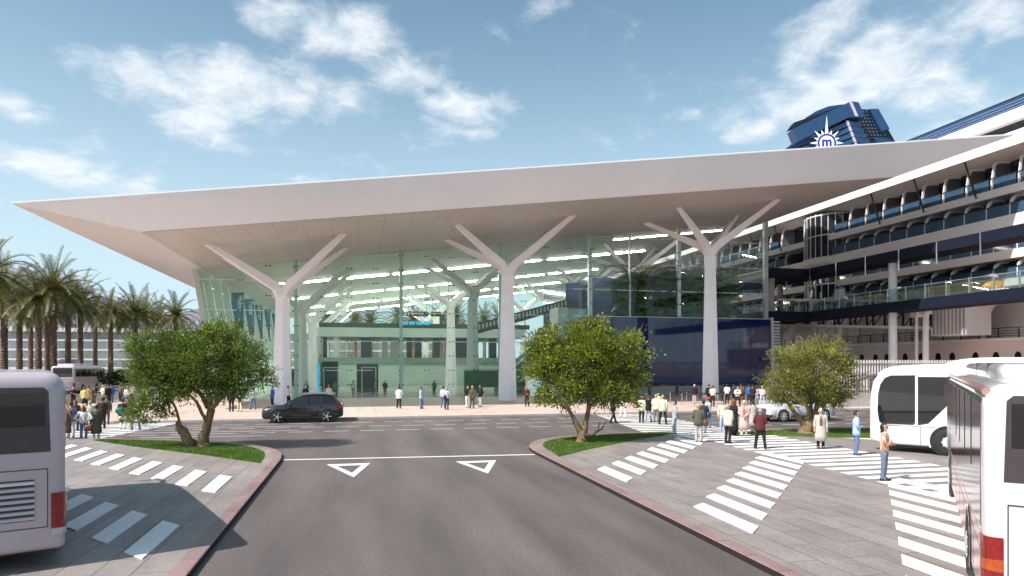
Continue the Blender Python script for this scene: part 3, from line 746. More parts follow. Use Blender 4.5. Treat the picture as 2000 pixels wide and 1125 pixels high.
# promenade rail, davits, portholes
for z in (6.5, 6.75, 7.0, 7.3):
    b = MB(); b.bar((XS+.3, YA, z), (XS+.3, YE, z), .05 if z < 7.2 else .09, .05 if z < 7.2 else .09); b.build('promenade_rail', dark_metal, SH)
post = MB().box(-.04, .04, -.05, .05, 0, 1.05).mesh('rail_post', dark_metal)
for i in range(60): put(post, 'rail_post', XS+.3, 38+i*2.2, 6.25)
dav = MB(); dav.tube([(0, 0, 0), (-.3, 0, 1.6), (.5, 0, 2.6), (1.8, 0, 4.6)], [.28, .28, .32, .4], 6, flat=.6); dav_me = dav.mesh('davit', ship_w)
for i in range(22): put(dav_me, 'davit', XS+1.2, 40+i*5.3+(i % 2)*2.2, 6.25)
ph = MB(); ph.lathe([(.36, -.03), (.36, 0), (.3, 0.02)], 16, axis='X'); 
for k_, v in enumerate(ph.v): ph.v[k_] = (v[0], v[1], v[2]*1.45)
ph_me = ph.mesh('porthole', ship_dark)
phr = MB(); phr.lathe([(.47, -.015), (.47, 0)], 16, axis='X')
for k_, v in enumerate(phr.v): phr.v[k_] = (v[0], v[1], v[2]*1.35)
for i in range(34): put(ph_me, 'porthole', XS+.19, 44+i*2.35+(.5 if i % 4 == 3 else 0), 4.35)
b = MB(); b.box(XS+.05, XS+.3, YA, YE, 6.0, 6.27); b.build('hull_rubbing_strip', ship_w, SH)
b = MB(); 
for i in range(5):
    b.box(XS+3.4, XS+3.6, 74+i*2.4, 74.15+i*2.4, 6.3, 11.4)
for z in (7.8, 9.3, 10.8): b.box(XS+3.4, XS+3.58, 74, 84, z, z+.15)
b.build('white_window_grid', ship_w, SH)

# lifeboats
lb_o = mat('lifeboat_orange', (.72, .28, .01), .4, var=.08); lb_w = mat('lifeboat_white', (.72, .66, .63), .4, var=.05)
def lifeboat():
    t = thing('lifeboat', 'x', 'lifeboat', (XS+.7, 50, 9.3), group='lifeboats along the ship')
    rs = []
    for k in range(13):
        a = -1+k/6; w = 1.75*math.sqrt(max(0, 1-abs(a)**3.2))+.04; h = 1.0+.5*a*a
        rs.append([(w*math.cos(q), a*5, (-1.7 if math.sin(q) < 0 else .15)*abs(math.sin(q))**.8*(1 if math.sin(q) > 0 else (1-.35*abs(a)**3))) for q in [2*math.pi*j/14 for j in range(14)]])
    g = MB(); g.rings(rs); g.build('hull', lb_w, t, smooth='all', rel=False)
    rs = []
    for k in range(11):
        a = -1+k/5; w = 1.6*math.sqrt(max(0, 1-abs(a)**3))+.04
        rs.append([(w*math.cos(q), a*4.5, .1+1.15*(1-.3*abs(a)**2)*abs(math.sin(q))**.7) for q in [math.pi*j/9 for j in range(10)]])
    g = MB(); g.rings(rs); g.build('canopy', lb_o, t, smooth='all', rel=False)
    g = MB(); g.box(-1.83, 1.83, -4.2, 4.2, .0, .12); g.build('rub_rail', lb_w, t, rel=False)
    return t
LB = lifeboat()
for i, y in enumerate((46.5, 58.0, 71.0, 92.5, 104.0, 116.5)):
    o = LB if i == 0 else copy_tree(LB)
    o.location = (XS-1.5, y, 11.0)
    o['label'] = ['orange-topped lifeboat at the right edge of the photo', 'orange-topped lifeboat second nearest along the ship', 'orange-topped lifeboat just right of the thick white walkway column', 'orange-topped lifeboat left of the round bay, behind the trussed bridge',
                  'orange-topped lifeboat second beyond the round bay', 'farthest orange-topped lifeboat, seen beside the terminal corner'][i]

# funnel with the star emblem
FN = MB(); fb = ship_blue; fdark = mat('funnel_mesh_dark', (.006, .008, .014), .5)
fc = Vector((84, 104, 0))
fun = thing('funnel', 'x', 'funnel'); 
bpy.data.objects.remove(fun)
FZ = 36.2
f0 = bpy.data.objects.new('funnel', None); col.objects.link(f0); f0.parent = SH; f0.location = fc+Vector((0, 0, FZ))-SH.location; f0.scale = (1, 1, .67)
# local axes: u towards the right of the photo, w towards the camera
def fpoly(pts, w0, w1):                         # pts (u, z) polygon, thick along w
    g = MB(); uv = Vector((CA, -SA, 0)); wv = Vector((-SA, -CA, 0))
    g.rings([[uv*p[0]+wv*w+Vector((0, 0, p[1])) for p in pts] for w in (w0, w1)])
    return g
core = lambda z: (-8.6-(-.26*z), 9.8-.42*z)
fpoly([(-8.9, 9.5), (-4, 12), (2.6, 19.0), (6.4, 18.6), (9.9, 9.5), (11.6, 5), (11.6, 0), (-7.8, 0)], -8, 2.0).build('core', fdark, f0, rel=False, fix=True)
# louvre stack, left face and right face meet at a pale corner strip
lv = mat('funnel_corner_strip', (.5, .42, .5), .4)
for k in range(7):
    z = 4.6+k*1.42; sh = -.30*z
    g = MB()
    A_ = Vector((-7.2+sh+.4*k*0, 0, z-3.0)); 
    L0 = (-8.4+.0*k, z-2.6); 
    uv = Vector((CA, -SA, 0)); wv = Vector((-SA, -CA, 0))
    cnr = 3.4-.255*z; 
    for (p0, p1, w0, w1, zz0, zz1) in ((-7.0-.12*z+.0, cnr, 2.2, 4.6, z-5.0, z), (cnr, cnr+3.2-.1*k, 4.6, 3.8, z, z-.1)):
        pts = lambda u, w, zz: uv*u+wv*w+Vector((0, 0, zz))
        g.rings([[pts(p0, w0, zz0), pts(p0, w0-1.5, zz0), pts(p0, w0-1.5, zz0+1.24), pts(p0, w0, zz0+1.24)], [pts(p1, w1, zz1), pts(p1, w1-1.5, zz1), pts(p1, w1-1.5, zz1+1.24), pts(p1, w1, zz1+1.24)]])
    g.build('funnel_louvre', fb, f0, rel=False, fix=True)
    g = MB(); g.rings([[uv*(cnr-.22)+wv*4.66+Vector((0, 0, z)), uv*(cnr+.22)+wv*4.66+Vector((0, 0, z)), uv*(cnr-.1)+wv*4.66+Vector((0, 0, z+1.24)), uv*(cnr-.5)+wv*4.66+Vector((0, 0, z+1.24))], [uv*(cnr-.22)+wv*4.5+Vector((0, 0, z)), uv*(cnr+.22)+wv*4.5+Vector((0, 0, z)), uv*(cnr-.1)+wv*4.5+Vector((0, 0, z+1.24)), uv*(cnr-.5)+wv*4.5+Vector((0, 0, z+1.24))]])
    g.build('corner_strip', lv, f0, rel=False, fix=True)
    g = MB(); r_ = 12.6-.33*z
    g.rings([[uv*(r_-3.2)+wv*2.3+Vector((0, 0, z-.2)), uv*r_+wv*2.0+Vector((0, 0, z-.3)), uv*(r_-.5)+wv*2.0+Vector((0, 0, z+.9)), uv*(r_-3.7)+wv*2.3+Vector((0, 0, z+1.0))], [uv*(r_-3.2)+wv*1+Vector((0, 0, z-.2)), uv*r_+wv*1+Vector((0, 0, z-.3)), uv*(r_-.5)+wv*1+Vector((0, 0, z+.9)), uv*(r_-3.7)+wv*1+Vector((0, 0, z+1.0))]])
    if k < 5: g.build('side_louvre', fb, f0, rel=False, fix=True)
fpoly([(-9.8, 12.1), (-8.9, 8.9), (-.1, 15.1), (1.7, 15.2), (2.7, 15.2), (1.6, 19.0), (0.3, 19.3)][::1], 2.5, 4.9).build('top_band', fb, f0, rel=False, fix=True)
fpoly([(1.0, 15.35), (1.5, 15.35), (.35, 19.25), (-.1, 19.15)], 4.9, 5.0).build('corner_strip', lv, f0, rel=False, fix=True)
fpoly([(-9.4, 13.3), (-8.6, 15.0), (0, 19.6), (0.4, 18.4)], 1.0, 2.6).build('upper_grille', fdark, f0, rel=False, fix=True)
cap = [(-6.9, 15.2), (-6.1, 16.8), (-4.4, 18.4), (-2.2, 19.7), (.2, 20.2), (2.2, 19.9), (3.9, 18.3), (4.4, 15.0), (0, 15.0)]
fpoly(cap, -4, 1.9).build('cap', fb, f0, rel=False, fix=True)
fpoly([(4.6, 18.5), (6.2, 18.5), (8.2, 13.2), (6.7, 12.6)], 1.8, 2.8).build('side_band', fb, f0, rel=False, fix=True)
g = MB(); uv = Vector((CA, -SA, 0)); wv = Vector((-SA, -CA, 0))
for i in range(15):
    for j in range(9):
        z = 5.6+i*.88; u = 2.6-.05*(z-5)+j*.62+ (14-z)*.18+.6
        if u > 11.9-.33*z: continue
        p = uv*u+wv*2.04+Vector((0, 0, z)); g.rings([[p, p+uv*.30, p+uv*.24+Vector((0, 0, .42)), p-uv*.06+Vector((0, 0, .42))], [p+wv*.08, p+uv*.30+wv*.08, p+uv*.24+Vector((0, 0, .42))+wv*.08, p-uv*.06+Vector((0, 0, .42))+wv*.08]])
for i in range(4):
    for j in range(9):
        z = 5.2+i*.8+j*.42; u = -7.6+j*.72-i*-.1
        p = uv*u+wv*3.4+Vector((0, 0, z)); g.rings([[p, p+uv*.3, p+uv*.3+Vector((0, 0, .4)), p+Vector((0, 0, .4))], [p+wv*.08, p+uv*.3+wv*.08, p+uv*.3+Vector((0, 0, .4))+wv*.08, p+Vector((0, 0, .4))+wv*.08]])
g.build('lattice', mat('lattice_blue', (.06, .10, .15), .4), f0, rel=False, fix=True, kind='stuff')
# emblem: many-pointed white star, blue ring, letter m
em = bpy.data.objects.new('star_emblem', None); col.objects.link(em)
em.parent = SH; em.location = fc+uv*-4.2+wv*5.4+Vector((0, 0, 41.7))-SH.location; em.scale = (.64, .64, .64); em.rotation_euler = (R(90), 0, -AZ)
g = MB(); tips = []
NP = 16
for k in range(NP):
    a = R(90)+2*math.pi*k/NP; long = 7.2 if k == 0 else (4.6 if k % 2 == 0 else 3.7) if k % 8 else 5.2
    tips.append((long*math.cos(a), long*math.sin(a))); a2 = a+math.pi/NP; tips.append((2.35*math.cos(a2), 2.35*math.sin(a2)))
g.prism(tips, 0, .12); star = g.build('star', mat('emblem_white', (.85, .85, .88), .5, var=0), em, rel=False)
eb = mat('emblem_blue', (.02, .02, .30), .4, var=0)
g = MB(); g.rings([[(r*math.cos(2*math.pi*k/40), r*math.sin(2*math.pi*k/40), z) for k in range(40)] for r, z in ((2.45, .12), (2.45, .2), (2.02, .2), (2.02, .12))], cap=False); g.build('ring', eb, em, rel=False)
me = text_mesh('m', 3.6, eb, depth=.05, bold=.09); o = bpy.data.objects.new('letter_m', me); col.objects.link(o); o.parent = em; o.location = (0, .25, .16)
for k in range(NP):
    if k % 2: continue
    a = R(90)+2*math.pi*k/NP; rr = 5.2 if k == 0 else 3.6
    g = MB(); g.bar((2.5*math.cos(a), 2.5*math.sin(a), .15), (rr*math.cos(a), rr*math.sin(a), .15), .22, .05, w2=.02); g.build('ray_line', mat('emblem_grey', (.45, .46, .52), .5), em, rel=False)

# ================================================================== WALKWAYS
WK = thing('raised_walkway', 'two level navy raised walkway with glass sides between terminal and ship', 'walkway', (55.5, 60, 0))
wglass = glassmat('walkway_glass', (.86, .92, .92), .03, .02, edge=.3)
for z0, z1, nm in ((14.35, 15.35, 'upper_deck'), (9.05, 10.05, 'lower_deck')):
    b = MB(); b.box(54.0, 57.0, 26, 86, z0, z1); b.build(nm, navy_beam, WK)
    b = MB(); b.box(48.1, 54.0, 72, 78, z0, z1); b.build('link_deck', navy_beam, WK)
for x in (54.08, 56.9):
    b = MB(); b.box(x, x+.03, 26, 86, 10.06, 11.35); b.build('glass_side', wglass, WK)
    for i in range(25):
        y = 28+i*2.4; b = MB(); b.box(x-.06, x+.02, y-.04, y+.04, 9.95, 11.5); b.build('glass_post', steel, WK)
    b = MB(); b.bar((x, 26, 11.4), (x, 86, 11.4), .06, .06); b.build('handrail', steel, WK)
for y in (60, 79.5): 
    b = MB(); b.tube([(55.5, y, .1), (55.5, y, 9.05)], .42, 16); b.tube([(55.5, y, 10.05), (55.5, y, 14.35)], .42, 16); b.build('support_column', white_paint if y < 70 else MATS['mauve_column'], WK, smooth=True)
for i in range(12):
    y = 30+i*4.6; b = MB(); b.bar((54.0, y, 13.2), (54.0, y, 15.4), .09, .09); b.build('hanger_post', steel, WK)
BR = thing('boarding_bridge', 'white topped black trussed boarding bridge sloping past the ship side', 'boarding bridge', (58, 70, 0))
a0, a1 = Vector((55.9, 79, 8.8)), Vector((61.2, 60, 7.5)); hh = Vector((0, 0, 3.4)); sdv = (a1-a0).normalized().cross(Vector((0, 0, 1))).normalized()
trs = mat('truss_black', (.02, .018, .018), .5)
for s in (-1.1, 1.1):
    b = MB(); b.bar(a0+sdv*s, a1+sdv*s, .25, .3); b.build('floor_beam', ship_w, BR)
    b = MB(); b.bar(a0+hh+sdv*s, a1+hh*.86+sdv*s, .28, .25); b.build('roof_beam', ship_w, BR)
    b = MB()
    for i in range(10):
        p = a0.lerp(a1, i/9)+sdv*s; q = p+hh*(1-.14*i/9); b.bar(p, q, .16, .16)
        if i < 9: b.bar(p, a0.lerp(a1, (i+1)/9)+sdv*s+hh*(1-.14*(i+1)/9), .1, .1)
    b.build('truss_web', trs, BR)
b = MB(); b.bar(a0+Vector((0, 0, .1)), a1+Vector((0, 0, .1)), 2.1, .12); b.build('floor', dark_metal, BR)
b = MB(); b.box(60.2, 63.4, 55.6, 59.8, 6.6, 10.6); cab = b.build('end_cabin', ship_w, BR)
b = MB()
for i in range(9): b.box(60.1, 60.2, 55.7+i*.45, 55.85+i*.45, 6.7, 10.4)
b.build('cabin_rib', mat('rib_grey', (.4, .38, .38), .5), BR)
for (px, Y_, top, r) in ((1640, 73, 12.8, .32), (1808, 58, 10.2, .3), (1790, 60, 9.0, .16), (1590, 80, 12, .25)):
    p = AT(px, 710, 1); k = Y_/p.y; x = p.x*k
    b = MB(); b.tube([(x, Y_, .1), (x, Y_, top)], r, 10)
    b.box(x-.42, x+.42, Y_-.42, Y_+.42, top-1.4 if r > .2 else top-.4, top+.3); b.build('bridge_leg', ship_w, BR, smooth=True)

# quay fence with pale bars
FE = thing('bar_fence', 'pale vertical bar fence on a low wall behind the coaches', 'fence', (45, 47, 0))
b = MB(); b.box(36.2, 62, 46.9, 47.1, .1, 1.15); b.build('base_wall', mat('fence_wall', (.42, .39, .36), .8, var=.12), FE)
b = MB()
x = 36.3
while x < 62: b.box(x, x+.09, 46.96, 47.04, 1.15, 3.95); x += .27
b.build('bar_panel', mat('bar_white', (.68, .62, .60), .5), FE)
for z in (1.5, 3.7):
    b = MB(); b.box(36.2, 62, 46.9, 46.96, z, z+.08); b.build('fence_rail', MATS['bar_white'], FE)
b = MB(); b.box(49.5, 63.2, 76, 76.3, .1, 4.0); b.build('quay_screen', MATS['bar_white'], WK)

# ================================================================== LEFT BACKGROUND
LW = thing('glazed_building', 'long low white building with horizontal glazed bands behind the palm trees', 'building', (-60, 175, 0))
lw_g = mat('pale_glazing', (.52, .55, .55), .25, var=.4, scale=.25, aniso=(1, 1, .2))
b = MB(); b.box(-190, 22, 172, 200, 0, 11.2); b.build('glazing', lw_g, LW)
for z, h in ((10.9, .9), (8.8, .45), (6.6, .45), (4.4, .45), (2.4, .5), (0, 1.0)):
    b = MB(); b.box(-190.5, 22.5, 170.6-(.6 if z > 10 else 0), 172, z, z+h); b.build('white_band', white_paint, LW)
for i in range(36):
    b = MB(); b.box(-189+i*6, -188.7+i*6, 171.6, 171.95, 1, 10.9); b.build('fin', white_paint, LW)
K = thing('slatted_kiosk', 'brown timber slatted pavilion at the left edge behind the coach', 'kiosk', (-60, 80, 0))
wood = mat('brown_timber', (.20, .075, .04), .6, var=.3, scale=3, aniso=(4, 4, .4))
kx0, kx1, ky = -66, -45.6, 80
b = MB(); b.box(kx0, kx1-.2, ky+.5, ky+8, 2.2, 5.7); b.build('inner_box', dark_metal, K)
b = MB()
x = kx0
while x < kx1: b.box(x, x+.16, ky, ky+.14, 2.0, 6.1); x += .5
y = ky+.5
while y < ky+8: b.box(kx1, kx1+.14, y, y+.16, 2.0, 6.1); y += .5
b.build('slat_screen', wood, K)
for z in (2.0, 3.3, 4.6, 6.0):
    b = MB(); b.box(kx0, kx1+.2, ky-.08, ky, z, z+.14); b.build('rail', wood, K)
for x in (-62, -56, -50, -46):
    b = MB(); b.box(x, x+.4, ky+.2, ky+.6, 0, 2.1); b.build('post', wood, K)
for i, (px, pb, h) in enumerate(((80, 738, 2.6), (127, 752, 4.4), (147, 752, 4.4), (213, 740, 4))):
    g0 = G(px, pb); b = MB(); b.box(g0.x-.75, g0.x+.75, g0.y-.1, g0.y+.1, 0, h)
    o = b.build('info_panel', mat('panel_grey', (.42, .40, .39), .6, var=.15)); tag(o, ['low grey upright panel beside the timber pavilion', 'grey upright panel left of the thickest palm trunk', 'grey upright panel just right of a palm trunk', 'grey upright panel behind the distant coach roof'][i], 'panel', 'grey upright panels below the palms')
# hedge strip under the palms
hill = MB(); prof = []
random.seed(3)
pk = [(-400, 60), (-150, 200), (-40, 330), (20, 470), (48, 502), (75, 525), (100, 520), (125, 533), (160, 560), (205, 562), (240, 575), (300, 592), (350, 606), (385, 586), (420, 600), (520, 620), (640, 650), (760, 690)]
pk = [(-300, 600), (-120, 560), (-40, 540), (20, 515), (48, 500), (75, 522), (100, 530), (125, 528), (160, 552), (205, 566), (240, 578), (300, 594), (350, 600), (385, 584), (420, 598), (520, 625), (640, 655), (760, 692)]
D0 = 1500
front, ridge, back = [], [], []
for k, (px, py) in enumerate(smoothline(pk, 2)):
    p = AT(px, py+16+noise.noise(Vector((px*.06, 0, 0)))*5, D0); q = AT(px, 715, D0-350+80*noise.noise(Vector((px*.03, 2, 0))))
    ridge.append(p); front.append((q.x, q.y, -1)); back.append((p.x-60, p.y+400, -1))
mids = []
for k, (f, r) in enumerate(zip(front, ridge)):
    f = Vector(f); m_ = f.lerp(r, .5); m_ += Vector((0, 30*noise.noise(Vector((k*.25, 3, 1))), 10*noise.noise(Vector((k*.3, 5, 2))))); mids.append(m_)
hill.rings([front, mids, ridge, back], closed=False, cap=False)
hill.build('hills', mat('hill_haze', (.20, .185, .23), .9, var=.25, scale=.01), kind='structure', smooth='all')  # purple-blue of distance haze put into the base colour

# ================================================================== COACHES
def paint(name, c, rough=.22, coat=.6): return mat(name, c, rough, var=.02, scale=.5, coat=coat)
def wheel(parent, c, r, w, side, hub='steel'):       # side = +1 / -1 : which way the rim faces (x)
    t = MB(); t.lathe([(r*.70, -w/2), (r*.93, -w/2), (r, -w/2+.04), (r, w/2-.04), (r*.93, w/2), (r*.70, w/2)], 32, axis='X')
    o = t.build('wheel', rubber, parent, smooth='all', rel=False); o.location = c
    g = MB(); s = side*(w/2-.02)
    g.lathe([(r*.76, s-.05*side), (r*.76, s), (r*.70, s+.012*side), (r*.58, s-.05*side), (r*.2, s-.03*side), (r*.18, s+.03*side), (.001, s+.035*side)], 30, axis='X')
    q = g.build('rim', rim_m, o, smooth=True, rel=False, fix=True)
    return o, q
def superring(y, w, zb, zt_, rb, rt, n=6):
    pts = []
    for (cx, cz, r, a0) in ((w-rb, zb+rb, rb, -90), (w-rt, zt_-rt, rt, 0), (-w+rt, zt_-rt, rt, 90), (-w+rb, zb+rb, rb, 180)):
        for k in range(n+1):
            a = R(a0+90*k/n); pts.append((cx+r*math.cos(a), y, cz+r*math.sin(a)))
    return pts
tail_red = mat('tail_light_red', (.24, .008, .007), .15, var=.3, scale=14, coat=.8)
tail_or = mat('tail_light_amber', (.42, .07, .01), .15, var=.2, scale=14, coat=.8)
tail_wh = mat('reversing_light', (.45, .42, .42), .15, var=.2, coat=.8)
head_m = mat('headlight_lens', (.6, .62, .65), .08, .3, var=.2, scale=10, coat=1)
grille_dark = mat('louvre_dark', (.045, .04, .045), .5)
win_grey = mat('window_panel_grey', (.06, .05, .052), .12, var=.1, spec=.7)
seam = mat('panel_seam', (.05, .045, .045), .6, var=0)
def coach(label, loc, rz, body, side_m, Lc=12.0, roof_h=3.35, crown=.12, ac=True, detail=1, winm=None, group='coaches around the forecourt'):
    T_ = thing('coach', label, 'bus', loc, rz, group)
    w = 1.25; zt_ = roof_h; wm_ = winm or tint_glass; sw_ = mat('rosy_tinted_window', (.075, .035, .035), .12, var=.1, spec=.2) if side_m else wm_
    b = MB(); rs = []
    for (y, dw, db, dt) in ((0, .16, .12, .22), (.03, .06, .05, .10), (.12, .01, .01, .03), (.3, 0, 0, 0), (2, 0, 0, -.03), (Lc-2.2, 0, 0, -.03), (Lc-1.6, .0, 0, .0), (Lc-1.1, .0, 0, .03), (Lc-.8, .01, .0, .08), (Lc-.5, .03, .02, .18), (Lc-.3, .07, .05, .34), (Lc-.14, .12, .08, .62), (Lc-.04, .18, .14, 1.1), (Lc, .30, .25, 1.7)):
        rs.append(superring(y, w-dw, .30+db, zt_-dt, .10, .28))
    b.rings(rs); body_o = b.build('body', body, T_, smooth='all', rel=False)
    body_o.data.set_sharp_from_angle(angle=R(50))
    P = lambda bb, nm, m, **k: bb.build(nm, m, T_, rel=False, **k)
    # underside skirt and wheels
    P(MB().box(-1.1, 1.1, .4, Lc-.6, .22, .34), 'underbody', black)
    for y in (2.9, Lc-2.75):
        for s in (-1, 1):
            arch = MB(); arch.lathe([(.60, s*1.20), (.60, s*1.262), (.001, s*1.262)], 30, axis='X', c=(0, y, .55)); P(arch, 'wheel_arch', black, fix=True)
            ring = MB(); ring.rings([[(x_, y+r*math.cos(a), .55+r*math.sin(a)) for (r, x_) in ((.60, s*1.262), (.66, s*1.275), (.60, s*1.275))] for a in [R(-25+230*k/24) for k in range(25)]]); P(ring, 'arch_trim', body, fix=True)
            o_, q_ = wheel(T_, (s*1.13, y, .52), .51, .30, s)
            hc = MB(); hc.lathe([(.34, .10*s), (.335, .135*s), (.30, .15*s), (.20, .145*s), (.17, .165*s), (.10, .175*s), (.001, .178*s)], 28, axis='X'); hc.build('hub_cap', rim_m, o_, rel=False, fix=True, smooth=True)
            g = MB()
            for k in range(8):
                a = 2*math.pi*k/8; g.lathe([(.035, .11*s), (.03, .155*s)], 8, axis='X', c=(0, .20*math.cos(a), .20*math.sin(a)))
            g.build('wheel_nuts', steel, o_, rel=False, fix=True)
    # side glazing
    e = 1.256
    for s in (-1, 1):
        wl = 1.25 if side_m else 1.95
        for (poly, nm) in (([(.35, wl+.1), (Lc-3.35, wl), (Lc-3.35, 3.02), (.35, 3.02)], 'side_window'),
                           ([(Lc-3.3, 1.95), (Lc-2.75, 1.95), (Lc-2.1, 1.2), (Lc-1.75, 1.12), (Lc-1.75, 3.02), (Lc-3.3, 3.02)], 'side_window'),
                           ([(Lc-1.66, 1.2), (Lc-1.6, 1.12), (Lc-.52, 1.12), (Lc-.40, 1.2), (Lc-.34, 1.6), (Lc-.36, 2.3), (Lc-.44, 2.7), (Lc-.60, 2.96), (Lc-.8, 3.06), (Lc-1.66, 3.08)], 'side_window')):
            P(MB().prism_x(poly, s*(e-.02) if nm and poly[0][0] < Lc-1.7 else s*(e-.14), s*e), nm, sw_, fix=True)
        for y in (2.2, 4.0, 5.8, 7.3):
            if y < Lc-3.4: P(MB().box(min(s*e, s*(e+.006)), max(s*e, s*(e+.006)), y-.05, y+.05, 1.95, 3.02), 'window_pillar', black)
        P(MB().box(min(s*1.252, s*1.256), max(s*1.252, s*1.256), .3, Lc-.5, 1.06, 1.075), 'panel_seam', seam)
        for y in (1.6, 4.2, 5.8, 7.4, Lc-1.85, Lc-3.75):
            P(MB().box(min(s*1.252, s*1.256), max(s*1.252, s*1.256), y, y+.015, .36, 1.06), 'panel_seam', seam)
        if side_m: P(MB().prism_x([(.35, .42), (Lc-3.6, .42), (Lc-3.6, 1.2), (.35, 1.3)], s*1.251, s*1.2545), 'polished_side', side_m, fix=True)
        P(MB().box(min(s*1.25, s*1.262), max(s*1.25, s*1.262), Lc-2.5, Lc-2.36, .72, .76), 'side_marker', tail_or)
    # front
    P(MB().box(-1.02, 1.02, Lc-.25, Lc-.01, 1.3, 2.85) if False else MB().rings([[(-1.0, Lc-.02, 1.1), (1.0, Lc-.02, 1.1), (1.06, Lc-.16, 1.1), (-1.06, Lc-.16, 1.1)], [(-.98, Lc-.015, 1.7), (.98, Lc-.015, 1.7), (1.06, Lc-.16, 1.7), (-1.06, Lc-.16, 1.7)], [(-.92, Lc-.10, 2.5), (.92, Lc-.10, 2.5), (1.0, Lc-.3, 2.5), (-1.0, Lc-.3, 2.5)], [(-.85, Lc-.30, 2.95), (.85, Lc-.30, 2.95), (.9, Lc-.5, 2.95), (-.9, Lc-.5, 2.95)]]), 'windscreen', wm_, fix=True)
    for s in (-1, 1):
        h = MB(); h.lathe([(.13, 0), (.12, .05), (.001, .07)], 14, axis='Y', c=(s*.86, Lc-.10, .68)); P(h, 'headlight', head_m, fix=True)
        m_ = MB(); m_.tube([(s*1.02, Lc-.45, 3.05), (s*1.18, Lc+.05, 3.02), (s*1.2, Lc+.42, 2.82)], [.07, .06, .05], 8); m_.box(s*1.2-.10, s*1.2+.10, Lc+.36, Lc+.46, 2.35, 2.9)
        P(m_, 'mirror', win_grey, smooth=True)
    # rear
    yr = -.006
    rb_ = MB(); rb_.rings([[(-1.03, yr, 2.02), (1.03, yr, 2.02), (1.0, yr, 3.06), (.93, yr, 3.13), (-.93, yr, 3.13), (-1.0, yr, 3.06)], [(-1.03, .1, 2.02), (1.03, .1, 2.02), (1.0, .1, 3.06), (.93, .1, 3.13), (-.93, .1, 3.13), (-1.0, .1, 3.06)]])
    P(rb_, 'rear_window_panel', win_grey, fix=True)
    P(MB().box(-.95, -.02, yr-.005, yr, 2.46, 3.03), 'rear_window', tint_glass); P(MB().box(.02, .95, yr-.005, yr, 2.46, 3.03), 'rear_window', tint_glass)
    P(MB().box(-.99, .99, yr-.002, .05, .72, .735), 'panel_seam', seam); P(MB().box(-.99, .99, yr-.002, .05, 1.72, 1.735), 'panel_seam', seam)
    for x in (-.985, .985): P(MB().box(x-.006, x+.006, yr-.002, .05, .735, 1.72), 'panel_seam', seam)
    lv_ = P(MB().box(-.8, .8, yr-.002, .03, .86, 1.56), 'engine_grille', grille_dark)
    b = MB()
    for k in range(7):
        z = .88+k*.1; b.rings([[(-.8, yr-.004, z), (-.8, yr-.04, z+.0), (-.8, yr-.03, z+.045), (-.8, yr-.003, z+.055)], [(.8, yr-.004, z), (.8, yr-.04, z), (.8, yr-.03, z+.045), (.8, yr-.003, z+.055)]])
    b.build('grille_slat', body, lv_, fix=True, rel=False)
    for s in (-1, 1):
        for k, (z0, z1, m_) in enumerate(((1.02, 1.3, tail_red), (.86, 1.01, tail_or if side_m else tail_red), (.70, .85, tail_red), (.58, .69, tail_wh))):
            P(MB().rings([[(s*1.035, -.022, z), (s*1.12, -.02, z), (s*1.21, .01, z), (s*1.262, .10, z), (s*1.268, .2, z), (s*1.1, .22, z), (s*1.035, .1, z)] for z in (z0, z1)]), 'tail_light', m_, fix=True, smooth=True)
    # roof pods
    if ac:
        y0, y1, h = .9, Lc-2.6, .27
        rs = [superring(y0+(y1-y0)*f, .98-dw, zt_-.12, zt_+h-dh, .04, .14) for f, dw, dh in ((0, .16, .20), (.015, .09, .12), (.04, .03, .04), (.08, .0, 0), (.86, 0, 0), (.93, .03, .05), (.98, .1, .14), (1, .2, .21))]
        P(MB().rings(rs), 'roof_pod', body, smooth='all')
        for yy in (3.2, 5.6): P(MB().box(-.985, .985, yy, yy+.02, zt_-.05, zt_+h+.003), 'panel_seam', seam)
        P(MB().box(-.4, .4, 1.6, 2.4, zt_+.2, zt_+.31), 'roof_hatch', MATS['rib_grey'])
    if side_m:
        for s in (-1, 1):
            P(MB().tube([(s*1.20, .15, zt_-.11), (s*1.21, .5, zt_-.09), (s*1.21, Lc-1.5, zt_-.09), (s*1.15, Lc-.8, zt_-.22)], .055, 8), 'roof_edge_trim', side_m, smooth=True)  # added rose tube standing in for the reddish highlight along the roof edge
            P(MB().box(min(s*1.252, s*1.258), max(s*1.252, s*1.258), .3, Lc-1, 3.03, 3.1), 'edge_reflection_strip', grille_dark)  # dark strip added as the reflection line below the roof edge
    # seats seen in silhouette are hidden by dark glass
    return T_
pw = paint('coach_white', (.66, .645, .65), .16, .8); pp = paint('coach_rosy', (.62, .50, .54), .28, .5); pl = paint('coach_lilac', (.46, .40, .43), .3, .4)
mirror_side = mat('polished_rose_panel', (.58, .34, .32), .16, .35, var=.03)
mirror_side.node_tree.nodes['Principled BSDF'].inputs['Specular Tint'].default_value = (.55, .36, .35, 1)
coach('lilac grey coach seen from behind at the left edge of the photo', (-6.13, 12.6, .12), R(22.8), pl, None, Lc=8.5, roof_h=3.37, ac=False)
coach('white coach seen from behind with a polished rosy side at the right edge', (8.80, 6.18, .12), R(-44.5), pw, mirror_side, Lc=13.5, roof_h=3.28)
coach('white coach facing left with a big front side window beside the striped crossing', (20.6+.6*1+7.2+.12, 23.6+.75-9.95, .12), R(36.9), pw, None, roof_h=3.5)
coach('small distant pale coach below the palms behind the left crowd', (-34.6, 90.0, .01), R(3), pp, None, Lc=11)

